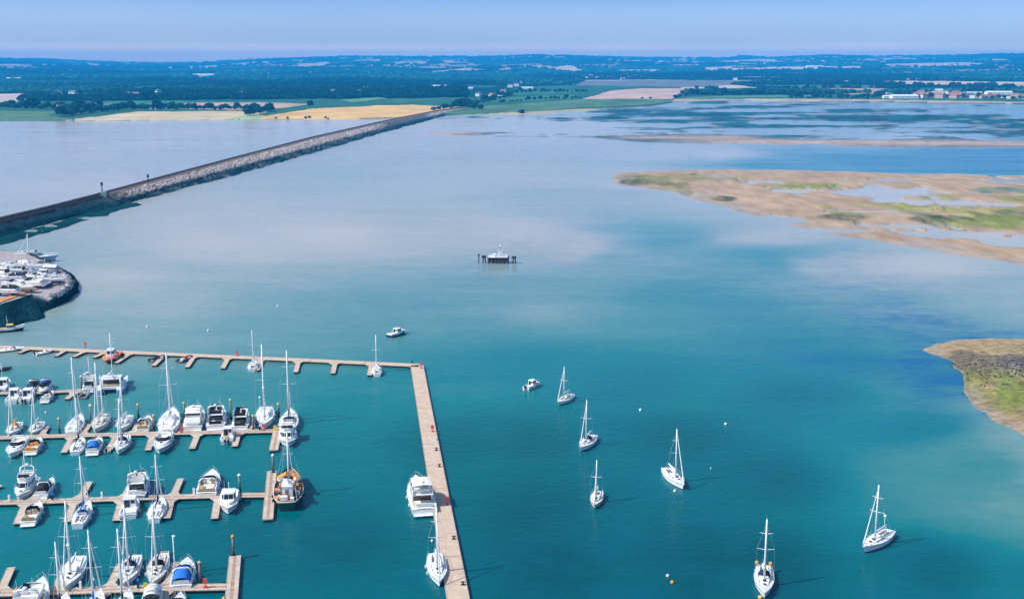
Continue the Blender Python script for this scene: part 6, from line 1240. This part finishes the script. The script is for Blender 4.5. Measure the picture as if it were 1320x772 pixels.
for lab, pts, ks in VILL:
    for px, py in pts: house(px, py, random.choice(ks), lab, random.uniform(1.0, 1.35), lab.split(' ')[0] + ' ' + ' '.join(lab.split(' ')[1:5]) + ' group')
for t in [(18,103,4,'long pale farm building in the woods at the frame edge',1.0), (263,99.5,4,'long pinkish-white shed among the dark woods',1.5), (572,113.3,4,'bright white farm complex building standing in the dark plain',.9), (561,113,3,'smaller white barn beside the white farm complex',1.0), (600,115.5,4,'long white shed in line with the white farm complex',.7), (678,115,4,'long white shed on the green rise inland of the causeway',.7), (640,127,3,'white barn above the road to the far shore',.9), (1165,127.3,4,'long pale warehouse at the water edge before the estuary town',.95), (1146,127,3,'white gabled boathouse beside the pale warehouse',.9), (1136,123,3,'white barn above the shoreline trees near the estuary town',.8), (1210,121,5,'tall white block rising above the estuary town roofs',1.0), (1255,121.5,4,'long white shed behind the estuary town',.6), (1287,122.5,4,'longest white shed behind the estuary town',1.0), (1050,88,4,'large pale glasshouse on the hazy hillside',1.2), (92,92.5,3,'pale barn high in the woods behind the lagoon',1.0)]:
    house(t[0], t[1], t[2], t[3], t[4], None, 'farm_building', 'building')
for k in range(6):
    if not used_h[k]:
        for c_ in list(HP[k].children): bpy.data.objects.remove(c_)
        bpy.data.objects.remove(HP[k])
# far woods ------------------------------------------------------------
idxf = sel.copy(); flat = np.zeros(TX.shape, bool)
bare = (tone.sum(-1) > .26)
N = 100000
rr_ = RNG.random(N); dq = K*1350*np.exp(rr_**.85*math.log(11500/1350)); aq = RNG.uniform(rad(-31), rad(31), N)
ri = np.clip(np.searchsorted(Dg[:, 0], dq), 0, Dg.shape[0]-1); ci = np.clip(np.searchsorted(cols, aq), 0, len(cols)-1)
tn = tone[ri, ci]; wx, wy = dq*np.sin(aq), dq*np.cos(aq)
ppx, ppy = proj(wx, wy, terrain_h(wx, wy)); sd_ = dq - shore_d(aq)
dens = fbm(wx/420, wy/700, 91, 3)
belt = ((ppx < 640) & (ppy > 92) & (ppy < 132)) | ((ppx > 860) & (ppy > 107) & (ppy < 126)) | ((ppx < 130) & (ppy > 118) & (ppy < 141)) | ((ppy > 92) & (ppy < 103) & (ppx > 640))
keepm = (sd_ > 60) & (tn.sum(1) < .20) & (((dens > .57) & (RNG.random(N) < .8)) | (belt & (dens > .40)) | (edge[ri, ci] < .06)) & ~((ppx > 600) & (ppx < 870) & (ppy > 111)) & ~((ppy > 141.5))
wx, wy, dq, dens = wx[keepm], wy[keepm], dq[keepm], dens[keepm]; N = len(wx); hz = terrain_h(wx, wy)
wd_ = (3.6 + dq/720)*RNG.uniform(.7, 1.4, N); hh_ = (4.2 + dq/3000)*RNG.uniform(.75, 1.3, N)
V, F, T_ = clump_mesh(np.stack([wx, wy, hz + hh_*.7], 1), np.stack([wd_, wd_, hh_], 1), np.array((.008,.042,.043))[None]*RNG.uniform(.55, 1.6, (N, 1))*(.55 + 1.5*smooth(.40, .62, fbm(wx/900, wy/1500, 95, 3)))[:, None])
tag(np_mesh('distant_woodland', V, F, FOL, T_, smooth=False), kind='stuff')
print('woods', N)
# ------------------------------------------------------------------ the hazy air
hb = MB(); hb.box((0, 9350, 118.0), (26000, 20100, 243.5))
hm = bpy.data.materials.new('haze_air'); hm.use_nodes = True; hn = hm.node_tree.nodes; hn.remove(hn['Principled BSDF'])
pv = hn.new('ShaderNodeVolumePrincipled'); pv.inputs['Density'].default_value = HAZE_D; pv.inputs['Color'].default_value = (*HAZE_C, 1); pv.inputs['Anisotropy'].default_value = 0.0
hm.node_tree.links.new(pv.outputs[0], hn['Material Output'].inputs['Volume'])
tag(hb.build('haze', hm), kind='stuff')
